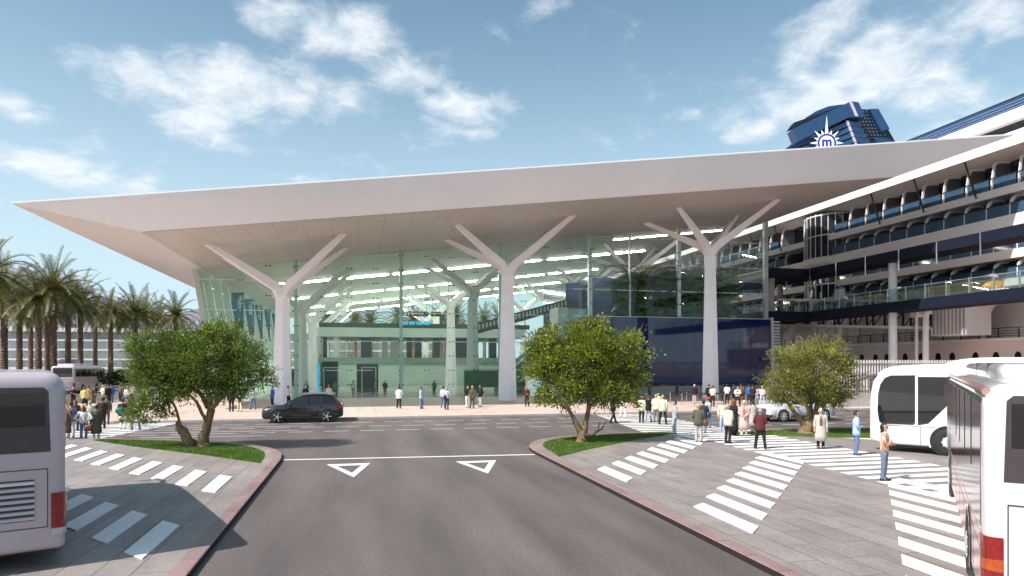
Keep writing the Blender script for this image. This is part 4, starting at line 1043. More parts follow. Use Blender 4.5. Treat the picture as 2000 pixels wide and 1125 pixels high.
# ================================================================== CARS
def car(label, loc, rz, body_c, kind):
    # local frame: nose towards -Y, x across, ground z=0
    T_ = thing('parked_car' if kind == 1 else 'car', label, 'car', loc, rz)
    Lh, wd = (2.42, .98) if kind == 0 else (2.38, .99)
    Hr = 1.75 if kind == 0 else 1.84
    Pm = paint('car_paint_'+('black' if kind == 0 else 'silver'), body_c, .2, 1.0)
    b = MB()
    if kind == 0:
        st = [(-2.42, .80, .38, .78, .60), (-2.36, .86, .28, .90, .72), (-2.15, .93, .24, .99, .84), (-1.6, .97, .24, 1.07, .92), (-1.0, .985, .24, 1.12, .95), (-.6, .985, .24, 1.10, .95), (.4, .985, .24, 1.12, .95), (1.4, .98, .24, 1.15, .95), (2.0, .96, .27, 1.15, .93), (2.3, .92, .32, 1.10, .9), (2.42, .84, .42, 1.0, .82)]
        gh = [(-1.1, 1.12, .80, 0), (-.4, 1.56, .70, .2), (-.05, 1.69, .66, 0), (.5, 1.75, .66, 0), (1.2, 1.75, .66, 0), (1.85, 1.66, .66, 0), (2.32, 1.15, .72, 0)]
    else:
        st = [(-2.36, .82, .42, .82, .62), (-2.32, .90, .30, .96, .78), (-2.1, .96, .27, 1.06, .88), (-1.5, .99, .27, 1.12, .94), (-1.0, .99, .27, 1.15, .95), (-.4, .99, .27, 1.16, .95), (.6, .99, .27, 1.17, .95), (1.5, .99, .27, 1.18, .95), (2.1, .97, .3, 1.18, .93), (2.3, .94, .36, 1.14, .9), (2.36, .88, .46, 1.05, .84)]
        gh = [(-1.05, 1.15, .82, 0), (-.45, 1.66, .76, 0), (-.2, 1.80, .74, 0), (.5, 1.86, .73, 0), (1.5, 1.86, .73, 0), (2.05, 1.82, .73, 0), (2.28, 1.2, .78, 0)]
    rs = []
    for (y, w, zb, zt_, wt) in st:
        zm = zb+(zt_-zb)*.55
        rs.append([(-w*.88, y, zb), (w*.88, y, zb), (w*.97, y, zb+.08), (w, y, zm), (w*.985, y, zm+.12), (wt*.97, y, zt_-.05), (wt*.84, y, zt_+.0), (wt*.4, y, zt_+.025), (-wt*.4, y, zt_+.025), (-wt*.84, y, zt_), (-wt*.97, y, zt_-.05), (-w*.985, y, zm+.12), (-w, y, zm), (-w*.97, y, zb+.08)])
    b.rings(rs); o = b.build('body', Pm, T_, smooth='all', rel=False); o.data.set_sharp_from_angle(angle=R(55))
    P = lambda bb, nm, m, **k: bb.build(nm, m, T_, rel=False, **k)
    # glasshouse
    rs = []
    for (y, zt_, w, _) in gh:
        zb = 1.05; wb = .90; f = (zt_-zb)/(Hr-zb); wt = wb+(w-wb)*max(0.05, f)
        rs.append([(-wb, y, zb), (wb, y, zb), (wt, y, zt_-.05), (wt-.07, y, zt_-.005), (0, y, zt_+.01), (-wt+.07, y, zt_-.005), (-wt, y, zt_-.05)])
    car_glass = tint_glass
    P(MB().rings(rs), 'glasshouse', car_glass, smooth=True)
    top = [g for g in gh if g[1] > 1.45]
    rs = [[(-w-.005, y, z-.075), (w+.005, y, z-.075), (w-.02, y, z+.005), (w-.12, y, z+.028), (-w+.12, y, z+.028), (-w+.02, y, z+.005)] for (y, z, w, _) in [(top[0][0]+.05, top[0][1], top[0][2], 0)]+top[1:]]
    P(MB().rings(rs), 'roof', Pm, smooth=True)
    for s in (-1, 1):
        for (y0, z0, y1, z1, w_) in ((gh[0][0]-.02, 1.1, gh[1][0]+.06, gh[1][1]-.05, .07), (.32, 1.1, .30, Hr-.09, .08), (1.28 if kind == 0 else 1.25, 1.1, 1.2, Hr-.09, .07), (2.25, 1.12, gh[-2][0]+.0, gh[-2][1]-.06, .16)):
            xa = .905; xb = .70 if kind == 0 else .765
            P(MB().bar((s*xa, y0, z0), (s*(xb+.01), y1, z1), .03, w_), 'pillar', Pm if y0 > 2 or y0 < 0 else black)
        P(MB().bar((s*.72, -.1, Hr+.05), (s*.72, 1.9, Hr+.03), .035, .035), 'roof_rail', steel)
        m_ = MB(); rs = [[(s*(.98+.13+.1*math.cos(a)*k2), -.72+d, 1.15+.075*math.sin(a)*k2) for a in [2*math.pi*j/10 for j in range(10)]] for d, k2 in ((-.1, .5), (-.05, 1), (.03, 1), (.05, .7))]
        P(m_.rings(rs), 'door_mirror', Pm, smooth='all', fix=True)
        for y in (-.78, .30, 1.28):
            P(MB().box(min(s*.988, s*.996), max(s*.988, s*.996), y, y+.012, .42, 1.02), 'door_seam', seam)
        for y in (.12, 1.08): P(MB().bar((s*1.0, y-.1, .96), (s*1.0, y+.1, .965), .03, .03), 'door_handle', Pm)
        P(MB().box(min(s*.90, s*1.0), max(s*.9, s*1.0), -1.0, 1.0, .26, .40), 'sill', black if kind == 0 else grille_dark)
        # lights
        P(MB().rings([[(s*.55, -2.41, .70), (s*.84, -2.33, .72), (s*.93, -2.05, .80), (s*.90, -2.08, .90), (s*.8, -2.28, .86), (s*.55, -2.38, .80)], [(s*.55, -2.3, .70), (s*.80, -2.2, .72), (s*.88, -2.0, .80), (s*.86, -2.0, .89), (s*.76, -2.2, .86), (s*.55, -2.3, .80)]]), 'headlight', head_m, fix=True)
        P(MB().rings([[(s*.97, 1.98, .92), (s*.965, 2.28, .90), (s*.93, 2.38, .92), (s*.92, 2.36, 1.08), (s*.955, 2.2, 1.10), (s*.97, 2.0, 1.04)], [(s*.5, 2.1, .92), (s*.5, 2.40, .90), (s*.5, 2.44, .92), (s*.5, 2.42, 1.08), (s*.5, 2.3, 1.10), (s*.5, 2.1, 1.04)]]), 'tail_light', tail_red, fix=True)
        for y in (-1.48, 1.45):
            arch = MB(); arch.lathe([(.44, s*.90), (.44, s*.999), (.001, s*.999)], 28, axis='X', c=(0, y, .38)); P(arch, 'wheel_arch', black, fix=True)
            rg = MB(); rg.rings([[(x_, y+r*math.cos(a), .38+r*math.sin(a)) for (r, x_) in ((.43, s*.985), (.49, s*1.0), (.47, s*1.012), (.43, s*1.012))] for a in [R(-12+204*k/20) for k in range(21)]]); P(rg, 'arch_trim', Pm, fix=True)
            o_, q_ = wheel(T_, (s*.89, y, .375), .375, .25, s)
            g = MB()
            for k in range(10 if kind else 5):
                a = 2*math.pi*k/(10 if kind else 5)
                g.bar((s*.13, .04*math.cos(a), .04*math.sin(a)), (s*.125, .275*math.cos(a), .275*math.sin(a)), .05 if kind else .10, .03)
            g.build('spokes', rim_m, q_, rel=False)
            dk = MB(); dk.lathe([(.225, s*.095), (.001, s*.096)], 20, axis='X'); dk.build('brake_disc', dark_metal, o_, rel=False)
    gr_ = MB(); gr_.rings([[(-.42, -2.43, .42), (.42, -2.43, .42), (.48, -2.42, .82), (-.48, -2.42, .82)], [(-.42, -2.3, .42), (.42, -2.3, .42), (.48, -2.3, .84), (-.48, -2.3, .84)]])
    g_o = P(gr_, 'grille', grille_dark)
    b = MB()
    for k in range(4): b.box(-.44, .44, -2.445, -2.43, .5+k*.09, .52+k*.09)
    b.build('grille_bar', steel, g_o, rel=False)
    if kind:
        P(MB().box(-.92, .92, -2.42, -2.2, .30, .46), 'front_skid', grille_dark)
        P(MB().box(-.25, .25, -2.46, -2.43, .34, .44), 'number_plate', black)
    return T_
car('glossy black estate SUV driving left past the terminal kerb', (-3.35, 43.95, 0), R(-90), (.012, .012, .013), 0)
car('silver white off-road SUV half hidden behind the rightmost olive tree', (27.3, 36.6+1.0, 0), R(-90), (.62, .61, .62), 1)

# ================================================================== OLIVE TREES
bark = mat('olive_bark', (.21, .14, .075), .9, var=.45, scale=5, bump=1.0, aniso=(3, 3, .7))
bark_d = mat('dark_bark', (.11, .08, .055), .9, var=.4, scale=6, bump=1.0, aniso=(3, 3, .6))
def limb(b, pts, rad, rnd, n=10):
    P_ = [Vector(p) for p in pts]; out = []; rr = []
    for i in range(len(P_)-1):
        for k in range(4):
            f = k/4; p = P_[i].lerp(P_[i+1], f); out.append(p+Vector((rnd.uniform(-1, 1), rnd.uniform(-1, 1), rnd.uniform(-.5, .5)))*rad[i]*.16); rr.append((rad[i]*(1-f)+rad[i+1]*f)*rnd.uniform(.92, 1.1))
    out.append(P_[-1]); rr.append(rad[-1]); i0 = len(b.v); b.tube(out, rr, n)
    for k in range(i0, len(b.v)):
        v = Vector(b.v[k]); q = noise.noise(v*3.2)*.16*rad[0]+noise.noise(v*9)*.06*rad[0]; c = out[(k-i0)//n]
        d = (v-c); b.v[k] = tuple(v+(d.normalized()*q if d.length > 1e-5 else d))
def foliage(blobs, n, size, seed, elong=2.6):
    rnd = random.Random(seed); b = MB(); twigs = MB()
    tot = sum(r[0]*r[1]*r[2] for c, r in blobs)
    for (c, r) in blobs:
        c = Vector(c); cl = max(6, int(42*(r[0]*r[1]*r[2])**.66/ .8)); per = max(20, int(n*(r[0]*r[1]*r[2])/tot/cl))
        for k in range(cl):
            while True:
                d = Vector((rnd.gauss(0, 1), rnd.gauss(0, 1), rnd.gauss(0, 1))).normalized()
                rad = rnd.random()**.33
                if rnd.random() < .35+.65*rad: break
            cc = c+Vector((d.x*r[0], d.y*r[1], d.z*r[2]))*rad*1.02; cr = rnd.uniform(.22, .48)*min(1.2, (r[0]*r[1]*r[2])**.33+.15)
            out = (d+Vector((0, 0, .35))).normalized()
            for _ in range(rnd.randint(2, 3)):      # twig
                e = cc+(out+Vector((rnd.uniform(-.7, .7), rnd.uniform(-.7, .7), rnd.uniform(-.4, .7)))).normalized()*cr*1.2
                twigs.tube([cc-out*cr, e], [.018, .006], 4)
            for _ in range(int(per*rnd.choice((.35, .8, 1, 1.3, 1.6)))):
                q = Vector((rnd.gauss(0, 1), rnd.gauss(0, 1), rnd.gauss(0, .8)))*cr*.52+cc
                dv = ((q-cc).normalized()*.8+out*.7+Vector((rnd.uniform(-.6, .6), rnd.uniform(-.6, .6), rnd.uniform(-.3, .6)))).normalized()
                sdv_ = dv.cross(Vector((rnd.uniform(-1, 1), rnd.uniform(-1, 1), rnd.uniform(-1, 1)))).normalized()
                s_ = size*rnd.uniform(.65, 1.35); w = s_/elong
                b.face([q-dv*s_*.5, q+sdv_*w*.5, q+dv*s_*.5, q-sdv_*w*.5])
    return b, twigs
def tree(label, base, limbs, blobs, n, size, mats, seed, bark_, stump=None, elong=2.6):
    t = thing('olive_tree', label, 'tree', base, 0, 'olive trees on the lawns')
    rnd = random.Random(seed); b = MB()
    for pts, rad in limbs: limb(b, pts, rad, rnd)
    tr = b.build('trunk', bark_, t, smooth='all', rel=False)
    if stump:
        b = MB(); limb(b, stump[0], stump[1], rnd, 8)
        if len(stump) > 2: limb(b, stump[2], stump[3], rnd, 6)
        b.build('dead_branch', bark_d, t, smooth='all', rel=False)
    f, tw = foliage(blobs, n, size, seed, elong)
    tw.build('twigs', bark_d, t, rel=False, kind='stuff')
    f.build('crown', mats, t, rel=False)
    return t
uR, uD = Vector((CA, -SA, 0)), Vector((SA, CA, 0))   # to the right / away, as seen from the road
def LP(px, py, d, base_px, base_py, sc): # local point from photo offsets, d metres away
    return uR*((px-base_px)/sc)+uD*d+Vector((0, 0, (base_py-py)/sc))
lf1 = leafmat('leaf_green', (.045, .10, .012), (.28, .40, .05), 1.1)
lf2 = leafmat('leaf_yellow_green', (.06, .11, .012), (.40, .46, .04), .9)
lf3 = leafmat('leaf_olive', (.07, .11, .025), (.46, .43, .07), .8, .25)
# left
sc = 43.0; bp = (388, 872)
q = lambda px, py, d=0: tuple(LP(px, py, d, bp[0], bp[1], sc))
tree('leafy green olive tree with a forked trunk on the left lawn', G(388, 872, .13),
     [([q(372, 878), q(376, 868), q(362, 848), q(352, 838), q(346, 826, .2)], [.34, .24, .2, .17, .03]),
      ([q(398, 876), q(396, 862), q(404, 835), q(411, 806), q(408, 780), q(395, 740), q(400, 700)], [.36, .22, .17, .15, .12, .08, .04]),
      ([q(410, 806), q(430, 785, -.2), q(465, 762, -.3), q(505, 748, -.3)], [.12, .09, .06, .03]),
      ([q(406, 800), q(385, 775, .3), q(345, 752, .4), q(315, 740, .4)], [.12, .09, .07, .03]),
      ([q(404, 830), q(398, 806, -.3), q(396, 792, -.5), q(378, 765, -.8)], [.09, .07, .06, .03]),
      ([q(358, 845), q(352, 800, -.3), q(335, 760, -.6), q(300, 730, -.7)], [.07, .05, .04, .02])],
     [(q(405, 702), (1.4, 1.5, 1.35)), (q(345, 715, .2), (1.35, 1.4, 1.05)), (q(300, 705, -.2), (.95, 1.1, 1.0)), (q(415, 662, .2), (.75, 1, .6)), (q(350, 680, .3), (.75, .8, .5)),
      (q(460, 720, .1), (1.15, 1.3, 1.05)), (q(505, 745, 0), (.75, .8, .45)), (q(320, 755, -.5), (1.1, 1.2, .8)), (q(375, 765, .2), (1.2, 1.3, .6)), (q(440, 765, 0), (.9, 1.1, .5)), (q(300, 800, -.5), (.75, .8, .6)),
      (q(270, 815, -.5), (.32, .4, .45)), (q(340, 800, -.5), (.45, .5, .4)), (q(275, 680, 0), (.5, .6, .5)), (q(455, 668, 0), (.6, .7, .55))],
     35000, .125, [lf1], 11, bark)
# centre
sc = 38.8+2.2; bp = (1135, 864)
tree('round yellow-green tree at the road mouth with a bare dead branch', G(1135, 864, .13),
     [([q(1135, 872), q(1135, 858), q(1132, 842), q(1122, 822, 0), q(1110, 800, -.2), q(1095, 765, -.3)], [.27, .2, .15, .11, .08, .04]),
      ([q(1138, 870), q(1138, 850), q(1143, 830), q(1150, 800, .2), q(1148, 760, .2), q(1150, 700, .2), q(1155, 650)], [.25, .18, .12, .1, .08, .06, .03]),
      ([q(1148, 800), q(1180, 775, .3), q(1215, 750, .3)], [.07, .05, .02]), ([q(1115, 808), q(1090, 790, .4), q(1065, 770, .5)], [.06, .04, .02]),
      ([q(1148, 790), q(1175, 740, -.5), q(1200, 700, -.6)], [.06, .04, .02])],
     [(q(1145, 700), (1.35, 1.5, 1.25)), (q(1150, 670), (.9, 1.0, .65)), (q(1170, 648), (.38, .5, .38)), (q(1140, 642), (.4, .4, .3)), (q(1090, 700, .2), (1.1, 1.2, .9)), (q(1210, 700, .1), (1.1, 1.2, .95)),
      (q(1232, 740, 0), (.58, .8, .7)), (q(1062, 730, 0), (.8, .9, .8)), (q(1100, 765, -.2), (1.15, 1.2, .75)), (q(1180, 765, .2), (1.3, 1.3, .75)), (q(1235, 675, .2), (.5, .6, .5)), (q(1055, 680), (.6, .7, .45)), (q(1080, 660), (.5, .5, .35)),
      (q(1225, 785, 0), (.5, .6, .4)), (q(1065, 782, 0), (.45, .5, .35))],
     33000, .115, [lf2], 23, bark, ([q(1140, 850, -.2), q(1152, 850, -.3), q(1162, 842, -.4), q(1168, 824, -.4)], [.09, .07, .05, .02], [q(1160, 843, -.4), q(1172, 838, -.3), q(1178, 826, -.3)], [.04, .03, .012]), elong=1.8)
# right
sc = 35.5; bp = (1577, 846)
tree('bushy grey-gold olive tree with a thick rusty trunk beside the silver SUV', G(1577, 846, .13),
     [([q(1577, 852), q(1577, 838), q(1580, 826), q(1592, 812), q(1600, 790), q(1605, 750)], [.46, .36, .3, .2, .12, .05]),
      ([q(1572, 832), q(1560, 815, .1), q(1545, 795, .1), q(1530, 765, .1)], [.2, .12, .09, .04]),
      ([q(1580, 828), q(1575, 805, -.3), q(1562, 780, -.3), q(1560, 740)], [.16, .1, .07, .03]), ([q(1586, 820), q(1588, 795, .3), q(1580, 760, .3)], [.12, .08, .03]),
      ([q(1596, 806), q(1620, 782, 0), q(1645, 760)], [.1, .07, .03])],
     [(q(1590, 735), (1.5, 1.6, 1.25)), (q(1610, 695), (.8, 1, .7)), (q(1560, 715), (.9, 1.1, .8)), (q(1525, 710, .2), (.5, .6, .55)), (q(1645, 740), (.85, 1, .9)), (q(1535, 755), (1.0, 1.2, .85)), (q(1650, 770, 0), (.6, .8, .5)), (q(1600, 775), (1.1, 1.3, .6)), (q(1515, 775), (.5, .6, .4)), (q(1545, 788), (.7, .9, .35)), (q(1625, 790), (.7, .9, .32))],
     33000, .12, [lf3], 31, bark, elong=4)

# ================================================================== PALMS
frond_m = leafmat('palm_frond', (.06, .075, .014), (.28, .25, .07), .5, .25)
palm_bark = mat('palm_bark', (.17, .10, .07), .9, var=.5, scale=2.2, bump=1.2, aniso=(1.5, 1.5, 2.2))
def palm_crown(seed, n=46, ln=5.4, leaf_n=44):
    rnd = random.Random(seed); b = MB()
    for k in range(n):
        a = k*2.399+rnd.uniform(-.2, .2); f = k/n
        elv = R(78-108*f+rnd.uniform(-8, 8)); L_ = ln*rnd.uniform(.85, 1.08)*(1-.12*f)
        d = Vector((math.cos(a)*math.cos(elv), math.sin(a)*math.cos(elv), math.sin(elv)))
        p = Vector((0, 0, 0)); pts = []; dirs = []
        for s in range(15):
            pts.append(p.copy()); dirs.append(d.copy()); p = p+d*L_/14; d = (d+Vector((0, 0, -.085-.05*(1-abs(d.z))))).normalized()
        b.tube(pts, [.07*(1-i/16)+.008 for i in range(15)], 4)
        side = Vector((-math.sin(a), math.cos(a), 0))
        for i in range(leaf_n):
            g = .08+.92*i/leaf_n; idx = min(13, int(g*14)); fr = g*14-idx
            if idx >= 14: break
            q0 = pts[idx].lerp(pts[min(14, idx+1)], min(1, fr)); dd = dirs[idx]; up = side.cross(dd).normalized()
            if up.z < 0: up = -up
            l_ = .62*math.sin(math.pi*min(1, g*.86+.12))**.6+.12
            for s in (-1, 1):
                v = (side*s*.8+dd*.62+up*rnd.uniform(.15, .5)+Vector((0, 0, -.18))).normalized()*l_*rnd.uniform(.85, 1.1); w = dd*.028
                b.face([q0-w, q0+w, q0+v*.6+w*.9, q0+v, q0+v*.6-w*.9])
    return b.mesh('crown', frond_m)
def palm_trunk(seed):
    rnd = random.Random(seed); b = MB(); rs = []; n = 14; H = 40
    for i in range(H*2+1):
        z = i/(H*2); r = (.36+.10*(1-z)**4+(.14 if z > .93 else 0))*(1.09 if i % 2 else .93)
        rs.append([((r+.035*rnd.uniform(-1, 1))*math.cos(2*math.pi*(k+.5*(i//2 % 2))/n), (r+.035*rnd.uniform(-1, 1))*math.sin(2*math.pi*(k+.5*(i//2 % 2))/n), z) for k in range(n)])
    b.rings(rs); return b.mesh('trunk', palm_bark)
crowns = [palm_crown(1), palm_crown(2, 42, 5.0), palm_crown(5, 50, 5.6)]; ptr = [palm_trunk(1), palm_trunk(2)]
def palm(label, x, y, h, i, s=1.0, group='date palms left of the terminal'):
    t = thing('palm_tree', label, 'palm tree', (x, y, 0), i*1.7, group)
    o = bpy.data.objects.new('trunk', ptr[i % 2]); col.objects.link(o); o.parent = t; o.scale = (s, s, h)
    o = bpy.data.objects.new('crown', crowns[i % 3]); col.objects.link(o); o.parent = t; o.location = (0, 0, h); o.rotation_euler = (0, 0, i*1.3); o.scale = (s*1.02, s*1.02, s)
    return t
PL = [(104, 105, 592, 'tall palm with the nearest knobbly trunk, in the middle of the left grove', 1.15), (133, 113, 608, 'palm immediately right of the nearest tall palm', 1.0), (157, 116, 618, 'palm whose trunk rises left of the distant coach roof', 1.0),
      (92, 128, 628, 'palm partly hidden behind the nearest tall palm', 1), (216, 125, 636, 'palm whose trunk rises behind the distant coach', 1.0), (264, 130, 636, 'palm third from the right end of the left grove', 1.05), (284, 146, 636, 'slimmer palm second from the right end of the grove', 1.0),
      (344, 140, 638, 'last palm on the right, next to the roof corner', 1.1), (38, 118, 622, 'palm standing over the right end of the timber pavilion', 1.1), (60, 138, 640, 'rear palm above the slatted pavilion corner', 1), (-22, 92, 560, 'very tall palm cut off by the left edge of the photo', 1.2),
      (8, 106, 600, 'palm drooping over the pavilion near the left edge', 1.15), (186, 146, 640, 'distant palm between two nearer trunks', 1), (240, 158, 642, 'most distant palm in the left grove', 1), (310, 160, 645, 'far palm filling the gap before the last one', 1), (75, 104, 612, 'leafy palm hanging low left of the nearest trunk', 1.05)]
for i, (px, t_, py, lab, s) in enumerate(PL):
    p = AT(px, py-(24 if px < 250 else 20), t_); palm(lab, p.x, p.y, p.z, i, s*1.16)
nm_ = ['first', 'second', 'third', 'fourth', 'fifth', 'sixth', 'seventh', 'eighth', 'ninth']
for i in range(9):
    px = 640+i*42+(i % 2)*12; p = AT(px, 622+(i % 3)*5, 160); palm('palm behind the hall seen through the glass, %s from the left of that row' % nm_[i], p.x, p.y, p.z, i+3, 1.1, 'palms seen through the hall')
# low hedge under the palms
hm_ = leafmat('hedge_leaf', (.02, .035, .01), (.07, .09, .025), 1)
f, tw = foliage([((-78+i*4.2, 116+math.sin(i)*2, 1.2), (2.6, 1.5, 1.2)) for i in range(17)], 16000, .35, 4, 1.6)
o = f.build('shrubbery', hm_, kind='stuff'); tag(o, 'dark shrubs growing under the palm grove', 'shrubs')
o = MB().box(-110, -19, 112, 113, 0, .35).build('planting_kerb', curb_grey, kind='structure')

# ================================================================== HALL PLANTS
mon = leafmat('monstera_leaf', (.03, .16, .04), (.18, .44, .08), .9, .3); fan = leafmat('fan_frond', (.06, .11, .03), (.30, .36, .11), 1.2, .3)
def hall_plant(label, x, y, z, kind, seed, s):
    rnd = random.Random(seed); t = thing('broad_leaved_plant' if kind == 0 else 'feathery_palm', label, 'plant', (x, y, z), 0, 'tropical plants on top of the navy box')
    b = MB(); st = MB()
    if kind: st.tube([(0, 0, 0), (0, 0, 2.6*s)], .12, 6)
    if kind == 0:
        for k in range(75):
            a = rnd.uniform(0, 6.28); l_ = rnd.uniform(.5, 1.5)*s; e = Vector((math.cos(a)*l_*.9, math.sin(a)*l_*.7, rnd.uniform(.2, 4.6)*s*.8)); st.tube([(0, 0, 0), e*.6+Vector((0, 0, .2)), e], .025, 4)
            d = Vector((math.cos(a), math.sin(a), -.35)).normalized(); sd_ = Vector((-math.sin(a), math.cos(a), rnd.uniform(-.4, .4))).normalized(); r = rnd.uniform(.5, .85)*s
            m = 18; pts = []
            for j in range(m+1):
                g = -1+2*j/m; ang = g*2.7; rad = r*(1.0-.18*abs(g))*(1.0 if j % 2 else .55)
                pts.append(e+d*rad*math.cos(ang)+sd_*rad*math.sin(ang)*.85+Vector((0, 0, -.25*rad*math.cos(ang))))
            for j in range(m): b.face([e, pts[j], pts[j+1]])
    else:
        for k in range(30):
            a = rnd.uniform(0, 6.28); d = Vector((math.cos(a)*.6, math.sin(a)*.5, 1)).normalized(); p = Vector((0, 0, rnd.uniform(1.2, 2.6)*s)); side = Vector((-math.sin(a), math.cos(a), 0)); pts = []
            L_ = rnd.uniform(2.8, 4.8)*s
            for i in range(10): pts.append((p.copy(), d.copy())); p = p+d*L_/10; d = (d+Vector((math.cos(a)*.10, math.sin(a)*.1, -.13))).normalized()
            st.tube([q_[0] for q_ in pts], .03, 4)
            for i in range(3, 10):
                for h in (0, .33, .66):
                    q0 = pts[i][0].lerp(pts[min(9, i+1)][0], h); dd = pts[i][1]
                    for s_ in (-1, 1):
                        v = (side*s_+dd*.8+Vector((0, 0, -.2))).normalized()*rnd.uniform(.6, .95)*s; w = dd*.035; b.face([q0-w, q0+w, q0+v])
    st.build('stems', bark_d, t, rel=False, kind=None); b.build('leaves', mon if kind == 0 else fan, t, rel=False)
rnd = random.Random(77); xx = 29.2
for i in range(9): hall_plant('broad split-leaved plant behind the glass above the navy box, %s from the left' % nm_[i], 29.8+i*1.75+rnd.uniform(-.3, .3), 72.6+.5*(i % 3), 8.95, 0, 100+i, rnd.uniform(1.15, 1.5))
for i in range(9): hall_plant('feathery tall frond plant rising above the split leaves, %s from the left' % nm_[i], 30.0+i*1.6, 74+.6*(i % 2), 8.95, 1, 200+i, [1.1, 1.3, 1.75, 1.5, 1.25, 1.8, 1.6, 1.3, 1.0][i])
b = MB(); b.box(28, 48, 80, 80.2, 8.95, 9.6); b.build('planter_edge', navy_m, T)

# ================================================================== QUEUE POSTS
STP = [(1309, 788), (1332, 791), (1341, 785), (1357, 794), (1363, 788), (1402, 788), (1415, 791), (1428, 789), (1457, 792), (1478, 792), (1498, 795)]
for i, (px, py) in enumerate(STP):
    p = G(px, py, .12); nx = G(*STP[(i+2) % len(STP)], .12) if i < len(STP)-2 else None
    t = thing('queue_post', 'slim steel queue barrier post, %s from the left before the desks' % (nm_+['tenth', 'eleventh'])[i], 'barrier post', p, group='queue barrier posts')
    b = MB(); b.lathe([(.17, 0), (.17, .03), (.04, .05)], 16); b.build('base', steel, t, rel=False, smooth=True)
    b = MB(); b.tube([(0, 0, .04), (0, 0, 1.0)], .035, 10); b.build('post', steel, t, rel=False, smooth=True)
    if nx: b = MB(); v = nx-p; b.bar((0, 0, .93), (v.x, v.y, .93), .02, .07); b.build('belt', black, t, rel=False)

# ================================================================== PEOPLE
ARMS = {'stand': (((.245, .03, 1.14), (.25, -.05, .88)), None), 'akimbo': (((.40, .09, 1.15), (.20, -.01, 1.03)), None),
        'crossed': (((.25, -.06, 1.16), (-.05, -.20, 1.20)), ((.25, -.07, 1.14), (-.05, -.22, 1.13))), 'front': (((.24, .0, 1.15), (.05, -.19, 1.02)), None),
        'phone': (((.29, -.12, 1.24), (.13, -.11, 1.53)), ((.245, .0, 1.14), (.10, -.18, 1.14))), 'read': (((.23, -.05, 1.16), (.12, -.30, 1.18)), None),
        'behind': (((.25, .10, 1.16), (.05, .17, .98)), None), 'bag': (((.245, .03, 1.14), (.25, -.05, .88)), ((.26, -.02, 1.18), (.16, -.22, 1.12)))}
LEGS = {'narrow': (((.10, -.01, .50), (.10, .03, .09)), ((-.10, -.01, .50), (-.10, .03, .09))), 'wide': (((.15, -.01, .50), (.20, .02, .09)), ((-.15, -.01, .50), (-.20, .02, .09))),
        'walk': (((.10, -.12, .52), (.10, -.24, .10)), ((-.10, .02, .50), (-.11, .22, .11))), 'ease': (((.11, -.10, .50), (.16, -.06, .09)), ((-.09, .0, .50), (-.09, .03, .09)))}
skinm = {'light': mat('skin_light', (.50, .30, .22), .5, var=.05), 'tan': mat('skin_tan', (.36, .20, .13), .5, var=.05), 'dark': mat('skin_dark', (.12, .06, .04), .5, var=.05)}
eye_m = mat('eye', (.02, .015, .012), .2, var=0)
blank = mat('cloth_blank', (.5, .5, .5), .9)
CACHE = {}
def arm_pts(pose, s):
    a = ARMS[pose]; el_, wr = a[0] if (s > 0 or a[1] is None) else a[1]
    return [Vector((s*.17, 0, 1.42)), Vector((s*el_[0], el_[1], el_[2])), Vector((s*wr[0], wr[1], wr[2]))]
def leg_pts(stance, s):
    k = LEGS[stance][0 if s > 0 else 1]; return [Vector((s*.09, 0, .92)), Vector(k[0]), Vector(k[1])]
